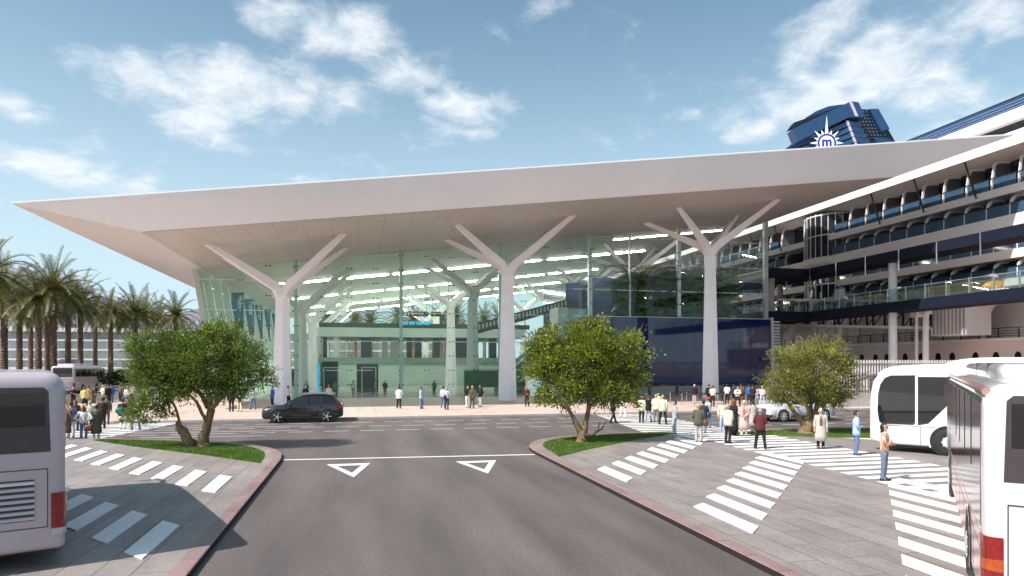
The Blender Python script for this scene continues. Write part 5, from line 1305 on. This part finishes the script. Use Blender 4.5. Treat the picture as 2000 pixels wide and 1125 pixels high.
def body_mesh(pose, stance):
    key = ('body', pose, stance)
    if key in CACHE: return CACHE[key]
    V, Ed, Rd = [], [], []
    def add(p, r, par=None):
        V.append(tuple(p)); Rd.append(r); i = len(V)-1
        if par is not None: Ed.append((par, i))
        return i
    pel = add((0, 0, .97), (.13, .13)); wai = add((0, 0, 1.12), (.12, .12), pel); ch = add((0, .01, 1.30), (.135, .135), wai)
    nb = add((0, .01, 1.44), (.075, .075), ch); nk = add((0, -.005, 1.53), (.052, .056), nb)
    jaw = add((0, -.025, 1.60), (.066, .070), nk); hd = add((0, -.01, 1.675), (.078, .090), jaw); cr = add((0, 0, 1.735), (.058, .066), hd)
    add((0, -.118, 1.635), (.013, .016), jaw)                       # nose
    for s in (-1, 1): add((s*.088, .0, 1.645), (.012, .022), hd)       # ears
    for s in (-1, 1):
        h, k, a = leg_pts(stance, s)
        hi = add(h, (.095, .095), pel); th = add(h.lerp(k, .5), (.078, .078), hi); kn = add(k, (.056, .056), th); cf = add(k.lerp(a, .35)+Vector((0, .015, 0)), (.055, .055), kn)
        an = add(a, (.036, .036), cf); add(a+Vector((s*.01, -.10, -.04)), (.035, .03), an)
        sh, el_, wr = arm_pts(pose, s)
        si = add(sh, (.058, .058), ch); ei = add(el_, (.038, .038), si); fi = add(el_.lerp(wr, .3), (.038, .038), ei); wi = add(wr, (.024, .028), fi)
        d = (wr-el_).normalized(); pm = wr+d*.055; pi = add(pm, (.036, .020), wi)
        sd_ = d.cross(Vector((0, -1, .3))).normalized(); nrm = sd_.cross(d).normalized()
        for f in range(4):
            o_ = sd_*(f-1.5)*.021; l_ = (.062, .074, .07, .055)[f]
            b0 = add(pm+d*.035+o_, (.010, .010), pi); b1 = add(pm+d*(.035+l_*.55)+o_*1.1-nrm*.004, (.009, .009), b0); add(pm+d*(.035+l_)+o_*1.1-nrm*.018, (.008, .008), b1)
        t0 = add(pm-d*.01+sd_*.04, (.011, .011), pi); add(pm+d*.03+sd_*.062-nrm*.01, (.009, .009), t0)
    me = bpy.data.meshes.new('b'); me.from_pydata(V, Ed, []); o = bpy.data.objects.new('b', me); col.objects.link(o)
    m = o.modifiers.new('s', 'SKIN'); m.use_smooth_shade = True
    for i, r in enumerate(Rd): me.skin_vertices[0].data[i].radius = r
    me.skin_vertices[0].data[0].use_root = True
    u = o.modifiers.new('u', 'SUBSURF'); u.levels = 1; u.render_levels = 1
    dg = bpy.context.evaluated_depsgraph_get(); out = bpy.data.meshes.new_from_object(o.evaluated_get(dg)); bpy.data.objects.remove(o)
    bm_ = bmesh.new(); bm_.from_mesh(out)
    for s in (-1, 1):                                               # eyes sit in the same mesh
        r = bmesh.ops.create_icosphere(bm_, subdivisions=1, radius=.011, matrix=Matrix.Translation((s*.032, -.090, 1.672)))
        for v in r['verts']:
            for f in v.link_faces: f.material_index = 1
    r = bmesh.ops.create_cube(bm_, size=1, matrix=Matrix.Translation((0, -.093, 1.596)) @ Matrix.Diagonal((.04, .01, .008, 1)))
    for v in r['verts']:
        for f in v.link_faces: f.material_index = 1
    bm_.to_mesh(out); bm_.free()
    out.polygons.foreach_set('use_smooth', [True]*len(out.polygons)); out.materials.clear(); out.materials.append(skinm['light']); out.materials.append(eye_m)
    out.name = 'body'; CACHE[key] = out
    return out
def ell(z, rx, ry, yo=0, n=16): return [(rx*math.cos(2*math.pi*k/n), yo+ry*math.sin(2*math.pi*k/n), z) for k in range(n)]
def fold(b, amp, seed, fr=9):
    for i, v in enumerate(b.v):
        v = Vector(v); q = noise.noise(Vector((v.x*fr+seed, v.y*fr, v.z*fr*.5)))*amp; w = noise.noise(Vector((v.x*fr, v.y*fr+seed, v.z*4)))*amp
        b.v[i] = (v.x+q, v.y+w, v.z)
def top_mesh(pose, style):
    key = ('top', pose, style)
    if key in CACHE: return CACHE[key]
    b = MB(); J = style in ('jacket', 'coat', 'suit'); e = .018 if J else 0
    neck = [(1.40, .19+e, .118), (1.455, .135, .09), (1.495, .078, .07)]
    if style == 'coat': prof = [(.34, .25, .20), (.6, .235, .18), (.85, .215, .155), (1.0, .20, .14), (1.12, .19, .13), (1.3, .215, .135)]
    elif style == 'gown': prof = [(.12, .24, .20), (.5, .22, .18), (.85, .205, .155), (1.05, .185, .13), (1.3, .205, .13)]
    elif style in ('jacket', 'suit'): prof = [(.78, .212, .145), (.92, .207, .145), (1.05, .195, .135), (1.2, .20, .135), (1.32, .213, .138)]
    else: prof = [(.90, .19, .128), (1.0, .178, .12), (1.1, .163, .112), (1.22, .175, .118), (1.32, .195, .128)]
    b.rings([ell(z, rx, ry) for z, rx, ry in prof+neck])
    for s in (-1, 1):
        p = arm_pts(pose, s); d = (p[2]-p[1]).normalized()
        if style == 'tee': pts = [p[0]+Vector((-s*.04, 0, .0)), p[0], p[0].lerp(p[1], .45), p[0].lerp(p[1], .8)]; rad = [.07, .076, .068, .066]
        else: pts = [p[0]+Vector((-s*.04, 0, .0)), p[0], p[0].lerp(p[1], .5), p[1], p[1].lerp(p[2], .5), p[2]-d*.01]; rad = [.07, .074+e*.6, .062+e*.6, .056+e*.5, .048+e*.5, .040+e*.5]
        b.tube(pts, rad, 10)
    fold(b, .016 if J else .010, len(pose)+len(style)); me = b.mesh('jacket' if J else 'shirt', blank, smooth='all'); CACHE[key] = me; return me
def trouser_mesh(stance):
    key = ('tr', stance)
    if key in CACHE: return CACHE[key]
    b = MB(); b.rings([ell(z, rx, ry) for z, rx, ry in ((1.03, .155, .112), (.97, .165, .12), (.90, .175, .125), (.84, .165, .12), (.79, .11, .09))])
    for s in (-1, 1):
        h, k, a = leg_pts(stance, s); b.tube([h, h.lerp(k, .5), k, k.lerp(a, .5), a+Vector((0, 0, .01)), a+Vector((0, -.01, -.05))], [.10, .090, .072, .064, .062, .066], 12)
    fold(b, .012, 3); me = b.mesh('trousers', blank, smooth='all'); CACHE[key] = me; return me
def shoe_mesh(stance):
    key = ('sh', stance)
    if key in CACHE: return CACHE[key]
    b = MB()
    for s in (-1, 1):
        a = leg_pts(stance, s)[2]; zo = a.z-.09
        b.rings([[(a.x+w*math.cos(2*math.pi*k/10), a.y+y, zo+max(0, h*.5+h*.5*math.sin(2*math.pi*k/10))) for k in range(10)] for y, w, h in ((.075, .02, .05), (.06, .035, .09), (0, .042, .10), (-.07, .042, .075), (-.13, .045, .06), (-.18, .035, .045), (-.195, .012, .03))])
    me = b.mesh('shoes', blank, smooth='all'); CACHE[key] = me; return me
def hair_mesh(kind):
    key = ('hair', kind)
    if key in CACHE: return CACHE[key]
    b = MB(); rs = []
    for i in range(9):
        t = i/8; z = 1.79-.19*t*(1.0 if kind != 'bald' else .6); r = math.sin(min(1, .12+t*1.15)*math.pi/2)
        front = max(-.01, -.105*r) if z < 1.715 else -.105*r
        ring = []
        for k in range(16):
            a = 2*math.pi*k/16; x, y = .098*r*math.cos(a), .108*r*math.sin(a)+.012
            if z < 1.715 and y < .005: y = .005+.006*math.sin(a*3)*0
            ring.append((x*(1+.06*noise.noise(Vector((a*2, z*20, 1)))), y+.01*noise.noise(Vector((a*2, z*20, 5))), z))
        rs.append(ring)
    if kind == 'long':
        for i in range(5):
            t = (i+1)/5; rs.append([((.098+.02*t)*math.cos(2*math.pi*k/16)*(1-.25*t*t), .005+max(0, (.10)*math.sin(2*math.pi*k/16))+.03*t*0, 1.60-.20*t) for k in range(16)])
    b.rings(rs); me = b.mesh('hair', blank, smooth='all'); CACHE[key] = me; return me
def hat_mesh():
    if 'hat' in CACHE: return CACHE['hat']
    b = MB(); b.lathe([(.125, 1.70), (.13, 1.715), (.112, 1.72), (.108, 1.79), (.07, 1.82), (.001, 1.825)], 18, c=(0, .005, 0)); b.rings([[(.05*x, -.12-.07*y, 1.70+z) for x, y in ((-1.6, 0), (1.6, 0), (1.2, .8), (0, 1), (-1.2, .8))] for z in (0, .012)])
    me = b.mesh('cap', blank, smooth=True); CACHE['hat'] = me; return me
def skirt_mesh():
    if 'skirt' in CACHE: return CACHE['skirt']
    b = MB(); b.rings([ell(z, rx, ry) for z, rx, ry in ((.42, .21, .18), (.6, .205, .165), (.8, .195, .145), (.95, .175, .125), (1.04, .155, .112))]); fold(b, .014, 9)
    me = b.mesh('skirt', blank, smooth='all'); CACHE['skirt'] = me; return me
def tie_mesh(style):
    k = 'front'+style
    if k in CACHE: return CACHE[k]
    b = MB(); b.rings([[(-.055, -.128, 1.0), (.055, -.128, 1.0), (.055, -.145, 1.0), (-.055, -.145, 1.0)], [(-.06, -.13, 1.25), (.06, -.13, 1.25), (.055, -.153, 1.25), (-.055, -.153, 1.25)], [(-.03, -.085, 1.46), (.03, -.085, 1.46), (.03, -.105, 1.46), (-.03, -.105, 1.46)]])
    me = b.mesh('shirt_front', blank, smooth=True); CACHE[k] = me; return me
C = {'black': (.012, .012, .014), 'navy': (.02, .03, .07), 'denim': (.10, .17, .30), 'blue': (.04, .12, .42), 'white': (.80, .79, .77), 'cream': (.72, .66, .52), 'yellow': (.62, .55, .22), 'paleyellow': (.72, .74, .50), 'grey': (.20, .20, .21), 'lightgrey': (.48, .48, .50),
     'olive': (.10, .10, .07), 'darkbrown': (.05, .018, .018), 'maroon': (.10, .018, .02), 'brown': (.16, .08, .045), 'tan': (.48, .33, .18), 'red': (.45, .05, .03), 'rust': (.40, .13, .07), 'rose': (.60, .42, .38), 'paleblue': (.38, .50, .68), 'greyblue': (.13, .17, .24), 'teal': (.0, .16, .15), 'stripe': (.8, .5, .3), 'stone': (.46, .43, .38)}
HC = {'black': (.012, .01, .01), 'brown': (.07, .035, .018), 'auburn': (.20, .06, .02), 'blond': (.42, .28, .12), 'white': (.7, .68, .64), 'grey': (.3, .29, .28)}
def fabric(c):
    if c == 'stripe':
        if 'cloth_stripe' in MATS: return MATS['cloth_stripe']
        m = mat('cloth_stripe', (.75, .70, .62), .9); n, l = m.node_tree.nodes, m.node_tree.links
        t = n.new('ShaderNodeTexCoord'); w_ = n.new('ShaderNodeTexWave'); w_.bands_direction = 'X'; w_.inputs['Scale'].default_value = 5.5; l.new(t.outputs['Object'], w_.inputs[0])
        r = n.new('ShaderNodeValToRGB'); r.color_ramp.interpolation = 'CONSTANT'; r.color_ramp.elements[0].color = (.62, .20, .10, 1); r.color_ramp.elements[1].position = .45; r.color_ramp.elements[1].color = (.78, .70, .56, 1)
        l.new(w_.outputs[0], r.inputs[0]); l.new(r.outputs[0], n['Principled BSDF'].inputs['Base Color']); return m
    return mat('cloth_'+c, C[c], .88, var=.18, scale=7, bump=.3)
def part(nm, me, m, root, scale=None):
    o = bpy.data.objects.new(nm, me); col.objects.link(o); o.parent = root
    if m is not None: o.material_slots[0].link = 'OBJECT'; o.material_slots[0].material = m
    return o
NP_ = 0
def person(px, py, f, label, top=('shirt', 'white'), leg='navy', pose='stand', stance='ease', hair=('short', 'black'), skin='light', h=1.74, group=None, extra=None, z=.12, shoes='black'):
    global NP_; NP_ += 1
    p = G(px, py, z); bearing = math.atan2(p.x, p.y)
    r = thing('person', label, 'person', p, R(f)-bearing, group); r.scale = (h/1.78,)*3
    part('body', body_mesh(pose, stance), skinm[skin], r)
    st_, tc_ = top
    o = part('coat' if st_ in ('coat', 'gown') else 'jacket' if st_ in ('jacket', 'suit') else 'shirt', top_mesh(pose, st_), fabric(tc_), r)
    if leg.startswith('skirt_'): part('skirt', skirt_mesh(), fabric(leg[6:]), r)
    else: part('trousers', trouser_mesh(stance), fabric(leg), r)
    part('shoes', shoe_mesh(stance), mat('shoe_'+shoes, C[shoes], .4), r)
    if hair[0] == 'cap': part('cap', hat_mesh(), fabric(hair[1]), r)
    elif hair[0] != 'none': part('hair', hair_mesh(hair[0]), mat('hair_'+hair[1], HC[hair[1]], .6, var=.2, scale=20), r)
    if extra and extra[0] == 'front': part('shirt_front', tie_mesh('a'), fabric(extra[1]), r)
    return r
LG, RG, MG, QG, UG, HG = 'crowd by the left crossing', 'crowd on the wide crossing', 'people strolling in front of the glass hall', 'people queueing at the desks', 'people half hidden by the left olive tree', 'people inside the glass hall'
S = 'short'
ppl = [
 (143, 795, 0, 'bald person in black with folded arms at the far left of the crowd', ('shirt', 'black'), 'black', 'crossed', 'narrow', ('none', ''), LG, None),
 (165, 798, 180, 'person in yellow jacket above a long dark skirt near the distant coach', ('jacket', 'yellow'), 'skirt_black', 'stand', 'narrow', (S, 'brown'), LG, None),
 (173, 794, 190, 'person in brown jacket standing between the yellow jacket and the long grey coat', ('jacket', 'tan'), 'grey', 'stand', 'narrow', (S, 'brown'), LG, None),
 (182.5, 796, 60, 'person in long dark grey coat with white shoes below the distant coach', ('coat', 'olive'), 'white', 'bag', 'walk', (S, 'black'), LG, None),
 (201, 790, -60, 'person in pale yellow top holding out an arm under the distant coach', ('shirt', 'paleyellow'), 'grey', 'read', 'ease', (S, 'blond'), LG, None),
 (206, 783, 0, 'dark haired person behind the pale yellow top', ('jacket', 'grey'), 'black', 'stand', 'ease', (S, 'black'), LG, None),
 (211.5, 791, 200, 'person in long black coat beside the bright blue jacket', ('coat', 'black'), 'black', 'stand', 'narrow', (S, 'black'), LG, None),
 (217.5, 788, 200, 'person in bright blue jacket with blue jeans, back turned', ('jacket', 'blue'), 'denim', 'stand', 'narrow', (S, 'black'), LG, None),
 (235, 787, -60, 'person in dark olive jacket and black trousers left of a brown jacket', ('jacket', 'olive'), 'black', 'front', 'narrow', (S, 'brown'), LG, None),
 (241, 786, 160, 'person in brown jacket and blue jeans near the tree crown', ('jacket', 'brown'), 'denim', 'stand', 'narrow', (S, 'black'), LG, None),
 (249.5, 794, 180, 'long haired blonde person in white shirt facing the terminal', ('shirt', 'white'), 'denim', 'bag', 'narrow', ('long', 'blond'), LG, None),
 (259, 786, 150, 'person in grey-brown coat at the edge of the left tree crown', ('jacket', 'stone'), 'grey', 'front', 'narrow', (S, 'black'), LG, None),
 (124, 818, 180, 'person in tan jacket half hidden by the lilac coach', ('jacket', 'tan'), 'brown', 'stand', 'narrow', (S, 'blond'), LG, None),
 (122, 838, 180, 'dark haired person right against the lilac coach edge', ('jacket', 'olive'), 'black', 'stand', 'narrow', (S, 'black'), LG, None),
 (130, 863, -20, 'person in brown jacket and long dark skirt with a hand at the mouth', ('jacket', 'brown'), 'skirt_olive', 'phone', 'narrow', (S, 'blond'), LG, ('front', 'lightgrey')),
 (139, 855, 170, 'person in grey-blue jacket and pale trousers seen from behind', ('jacket', 'greyblue'), 'lightgrey', 'stand', 'ease', (S, 'black'), LG, None),
 (148, 841, 170, 'long haired auburn person in dark red clothes', ('shirt', 'darkbrown'), 'darkbrown', 'stand', 'narrow', ('long', 'auburn'), LG, None),
 (163.5, 861, 180, 'person in white top and blue jeans with both hands on the hips', ('shirt', 'white'), 'denim', 'akimbo', 'narrow', ('long', 'auburn'), LG, None),
 (176, 846, 180, 'person in long pale yellow coat between the white top and the grey coat', ('coat', 'paleyellow'), 'cream', 'front', 'narrow', (S, 'blond'), LG, None),
 (188, 859, 175, 'person in long dark grey coat carrying a dark red bag', ('coat', 'olive'), 'white', 'stand', 'narrow', (S, 'black'), LG, None),
 (200, 837, 180, 'broad person in dark brown coat and trousers seen from behind', ('jacket', 'darkbrown'), 'darkbrown', 'front', 'narrow', (S, 'black'), LG, None),
 (208, 829, 180, 'person in olive jacket just behind the dark brown coat', ('jacket', 'olive'), 'olive', 'stand', 'narrow', (S, 'brown'), LG, None),
 (240, 838, 180, 'person in black jacket and white trousers with a green shoulder bag', ('jacket', 'black'), 'white', 'stand', 'narrow', (S, 'black'), LG, None),
 (249, 835, 0, 'auburn haired person in a rust red coat walking beside the green bag', ('coat', 'rust'), 'tan', 'stand', 'walk', ('long', 'auburn'), LG, None),
 (254.5, 824, 180, 'person in blue jacket with a dark blue backpack beside the left tree', ('jacket', 'teal'), 'denim', 'stand', 'walk', (S, 'brown'), LG, None),
 (265, 840, 0, 'person in blue jeans whose upper body is lost in the left tree crown', ('jacket', 'navy'), 'denim', 'stand', 'wide', (S, 'black'), LG, None),
 (325, 806, 0, 'person in black trousers seen below the left half of the olive crown', ('shirt', 'rose'), 'black', 'stand', 'wide', (S, 'black'), UG, None),
 (452, 804, 180, 'person in black trousers right of the olive trunk', ('jacket', 'black'), 'black', 'stand', 'narrow', (S, 'black'), UG, None),
 (468, 804, 180, 'person in white trousers right of the olive trunk', ('shirt', 'white'), 'cream', 'stand', 'walk', (S, 'brown'), UG, None),
 (494, 800, 180, 'person in blue jeans below the right tip of the olive crown', ('shirt', 'lightgrey'), 'denim', 'stand', 'wide', (S, 'black'), UG, None),
 (532, 795, -60, 'person in blue and black jacket in front of the left white column', ('jacket', 'blue'), 'navy', 'stand', 'narrow', (S, 'black'), MG, None),
 (563, 793, 70, 'person in black vest reading a paper at the left white column', ('shirt', 'white'), 'black', 'read', 'ease', (S, 'black'), MG, None),
 (597, 792, 180, 'grey haired person in dark clothes behind the black car roof', ('jacket', 'darkbrown'), 'black', 'front', 'ease', (S, 'white'), MG, None),
 (642, 792, 0, 'fair haired person behind the rear window of the black car', ('shirt', 'cream'), 'cream', 'stand', 'ease', (S, 'blond'), MG, None),
 (779.5, 798, 180, 'person in loose white shirt and black trousers, back turned to the road', ('jacket', 'white'), 'black', 'front', 'ease', (S, 'black'), MG, None),
 (822.5, 798, 80, 'person in pale denim jacket talking on a phone before the glass', ('jacket', 'paleblue'), 'denim', 'phone', 'ease', (S, 'brown'), MG, None),
 (866, 796, 180, 'person in white top and jeans left of the pale blue shirt', ('shirt', 'white'), 'denim', 'stand', 'ease', (S, 'black'), MG, None),
 (872.5, 800, 150, 'person in pale blue shirt with a black shoulder bag', ('shirt', 'paleblue'), 'navy', 'bag', 'narrow', (S, 'blond'), MG, None),
 (913.5, 796, 30, 'person in black top and white trousers in a pair by the middle column', ('shirt', 'black'), 'white', 'front', 'narrow', ('long', 'brown'), MG, None),
 (922.5, 798, 200, 'blond person in dark olive clothes in a pair by the middle column', ('jacket', 'olive'), 'olive', 'behind', 'ease', (S, 'blond'), MG, None),
 (938, 794, -70, 'person in black jacket and grey trousers with a backpack', ('jacket', 'black'), 'lightgrey', 'front', 'narrow', (S, 'black'), MG, None),
 (1029, 794, 20, 'person in dark red top right of the middle column by the tree crown', ('shirt', 'maroon'), 'black', 'stand', 'ease', ('long', 'auburn'), MG, None),
 (1197, 826, 120, 'person in black suit mostly hidden by the yellow-green tree', ('suit', 'black'), 'black', 'stand', 'walk', (S, 'black'), RG, None),
 (1217, 816, 0, 'person in white trousers under the right side of the middle tree', ('shirt', 'white'), 'white', 'stand', 'wide', (S, 'brown'), RG, None),
 (1253, 826, 180, 'reddish bald person in pale yellow waistcoat and black trousers, left one', ('jacket', 'paleyellow'), 'black', 'front', 'narrow', ('none', ''), RG, None),
 (1266.5, 824, 200, 'person in black jacket and grey trousers between two pale yellow jackets', ('jacket', 'black'), 'lightgrey', 'front', 'walk', (S, 'brown'), RG, None),
 (1281.5, 825, 180, 'slim person in pale yellow jacket, back turned, left of the broad one', ('jacket', 'paleyellow'), 'grey', 'front', 'narrow', (S, 'blond'), RG, None),
 (1286, 815, 0, 'person facing the road behind the two pale yellow jackets', ('shirt', 'cream'), 'grey', 'stand', 'ease', ('none', ''), RG, None),
 (1294.5, 829, 180, 'broad person in pale yellow jacket and black trousers, back turned', ('jacket', 'paleyellow'), 'black', 'stand', 'wide', (S, 'blond'), RG, None),
 (1318, 848, -80, 'slender person in light grey suit standing at the lawn tip', ('suit', 'lightgrey'), 'lightgrey', 'behind', 'ease', (S, 'black'), RG, None),
 (1364.5, 864, 190, 'person in dark grey-green jacket standing on the pavement bars', ('jacket', 'olive'), 'stone', 'front', 'narrow', (S, 'blond'), RG, None),
 (1374, 846, 160, 'dark haired person just behind the dark grey-green jacket', ('jacket', 'navy'), 'grey', 'read', 'ease', (S, 'black'), RG, None),
 (1384, 836, -120, 'person in white top and jeans with a red cap near the crossing', ('shirt', 'white'), 'denim', 'read', 'ease', ('cap', 'red'), RG, None),
 (1411.5, 843, 20, 'dark haired person in pale flowery blouse and light blue trousers', ('shirt', 'paleyellow'), 'paleblue', 'stand', 'narrow', (S, 'black'), RG, None),
 (1422, 865, 130, 'person in cream jacket and wide black trousers on the crossing edge', ('jacket', 'cream'), 'black', 'front', 'narrow', (S, 'blond'), RG, None),
 (1433, 850, 140, 'auburn haired person in a floor-length black gown', ('gown', 'black'), 'black', 'front', 'narrow', ('long', 'auburn'), RG, None),
 (1453, 852, 0, 'white haired person in open rose coat over cream trousers', ('coat', 'rose'), 'cream', 'front', 'narrow', (S, 'white'), RG, ('front', 'rust')),
 (1471, 846, 200, 'person in long grey-green coat behind the maroon jacket', ('coat', 'stone'), 'stone', 'front', 'narrow', (S, 'black'), RG, None),
 (1485, 877, 180, 'balding person in maroon leather jacket and black trousers', ('jacket', 'maroon'), 'black', 'front', 'wide', (S, 'grey'), RG, None),
 (1603, 876, 0, 'bearded person in long pale open coat over brown clothes', ('coat', 'stone'), 'black', 'stand', 'narrow', (S, 'white'), RG, ('front', 'brown')),
 (1673, 889, 100, 'person in denim jacket and jeans holding a phone to the ear', ('jacket', 'paleblue'), 'denim', 'phone', 'narrow', (S, 'black'), RG, None),
 (1727, 938, 90, 'long black haired person in striped blouse with folded arms', ('shirt', 'stripe'), 'greyblue', 'crossed', 'narrow', ('long', 'black'), RG, None),
 (1356.5, 788, 0, 'person in black top and pale trousers left of the right white column', ('jacket', 'black'), 'lightgrey', 'stand', 'narrow', (S, 'white'), QG, None),
 (1384.5, 790, 180, 'person in black standing against the right white column', ('jacket', 'black'), 'black', 'stand', 'narrow', (S, 'black'), QG, None),
 (1392, 794, 180, 'person in cream blouse and black trousers before the right column', ('shirt', 'cream'), 'black', 'front', 'narrow', (S, 'brown'), QG, None),
 (1413, 787, 180, 'long haired person in black facing the desks', ('jacket', 'black'), 'black', 'stand', 'narrow', ('long', 'black'), QG, None),
 (1420, 789, 180, 'short person in white shirt facing the desks right of the column', ('shirt', 'white'), 'black', 'front', 'narrow', (S, 'black'), QG, None),
 (1433, 787, 180, 'person in dark jacket behind the folded white sleeves', ('jacket', 'navy'), 'black', 'stand', 'narrow', (S, 'black'), QG, None),
 (1440.5, 794, 0, 'person in white sleeves and black waistcoat with folded arms', ('shirt', 'white'), 'black', 'crossed', 'wide', ('none', ''), QG, ('front', 'black')),
 (1447.5, 789, 180, 'person in brown coat in the queue', ('jacket', 'brown'), 'brown', 'stand', 'narrow', (S, 'brown'), QG, None),
 (1463, 790, 180, 'person in royal blue jacket in the queue', ('jacket', 'blue'), 'navy', 'stand', 'narrow', (S, 'black'), QG, None),
 (1470.5, 793, 150, 'person in black jacket with one white sleeve in the queue', ('jacket', 'black'), 'black', 'front', 'narrow', (S, 'black'), QG, None),
 (1478, 792, 180, 'person in pale patterned blouse left of the white shirt and jeans', ('shirt', 'rose'), 'lightgrey', 'bag', 'ease', ('long', 'brown'), QG, None),
 (1489, 794, 180, 'person in white shirt and light blue jeans at the right end of the queue', ('shirt', 'white'), 'paleblue', 'front', 'wide', (S, 'blond'), QG, None),
 (1500, 790, 180, 'person in olive shirt last in the queue beside the right olive tree', ('shirt', 'olive'), 'olive', 'stand', 'narrow', (S, 'black'), QG, None),
 (598, 780, 20, 'person in blue clothes inside the hall right of the left column', ('shirt', 'greyblue'), 'denim', 'front', 'ease', (S, 'black'), HG, None),
 (655, 773, 180, 'person in dark clothes inside the hall at the first portal frame', ('jacket', 'grey'), 'black', 'stand', 'ease', (S, 'black'), HG, None),
 (690, 774, 0, 'person in white shirt inside the hall at the second portal frame', ('shirt', 'white'), 'grey', 'stand', 'walk', (S, 'black'), HG, None),
 (733, 772, 90, 'person in pale coat walking inside the hall left of the mullion', ('jacket', 'lightgrey'), 'grey', 'stand', 'walk', (S, 'brown'), HG, None),
 (752, 773, 0, 'person in navy inside the hall just left of the mullion', ('jacket', 'navy'), 'navy', 'bag', 'ease', (S, 'brown'), HG, None),
 (848, 773, 0, 'person in teal inside the hall before the green entrance screen', ('shirt', 'teal'), 'black', 'stand', 'ease', (S, 'black'), HG, None),
]
rnd = random.Random(9)
for (px, py, f, lab, top, leg, pose, stance, hair, grp, extra) in ppl:
    on_road = (G(px, py).y > 32.2 and G(px, py).y < 45) or (px < 260 and 780 < py < 800 and G(px, py).y > 66)
    sk = 'tan' if rnd.random() < .35 else 'light'
    person(px, py, f+rnd.uniform(-12, 12), lab, top, leg, pose, stance, hair, sk, 1.74+rnd.uniform(-.07, .07), grp, extra, 0.0 if on_road else .124)

# bags held or worn by people
def bag(label, px, py, zc, w, d, h, c, kind='handbag', dx=0, dy=0):
    p = G(px, py, .12)+Vector((dx, dy, zc)); t = thing(kind, label, 'bag', p, 0)
    b = MB(); b.rings([[(w*.5*sx*math.copysign(abs(math.cos(a))**.6, math.cos(a)), d*.5*sx*math.copysign(abs(math.sin(a))**.6, math.sin(a)), z*h) for a in [2*math.pi*k/16 for k in range(16)]] for z, sx in ((0, .8), (.06, 1), (.6, .97), (.92, .8), (1, .5))])
    m = mat('bag_'+c, C[c], .5, var=.1); b.build('pouch', m, t, smooth='all', rel=False)
    b = MB(); b.tube([(-w*.3, 0, h*.9), (-w*.2, 0, h*1.25), (w*.2, 0, h*1.25), (w*.3, 0, h*.9)], .012, 6); b.build('strap', m, t, smooth=True, rel=False)
bag('green shoulder bag carried by the person in white trousers', 236, 838, .88, .42, .2, .30, 'teal', 'shoulder_bag', 0, -.2)
bag('dark red hand bag held beside the long dark grey coat', 175, 859, .42, .4, .2, .28, 'maroon', 'hand_bag', 0, -.1)
bag('dark blue backpack worn beside the left tree crown', 254.5, 824, 1.0, .30, .2, .42, 'navy', 'backpack', 0, -.22)
bag('black backpack on the person in black jacket and grey trousers', 941.5, 794, 1.02, .24, .22, .40, 'black', 'backpack', 0, 0)
bag('black shoulder bag on the person in the pale blue shirt', 869.5, 800, .82, .3, .15, .28, 'black', 'shoulder_bag', 0, -.14)
bag('brown bag between the dark grey-green jacket and the white top', 1376, 858, .62, .25, .14, .3, 'brown', 'shoulder_bag', 0, -.1)
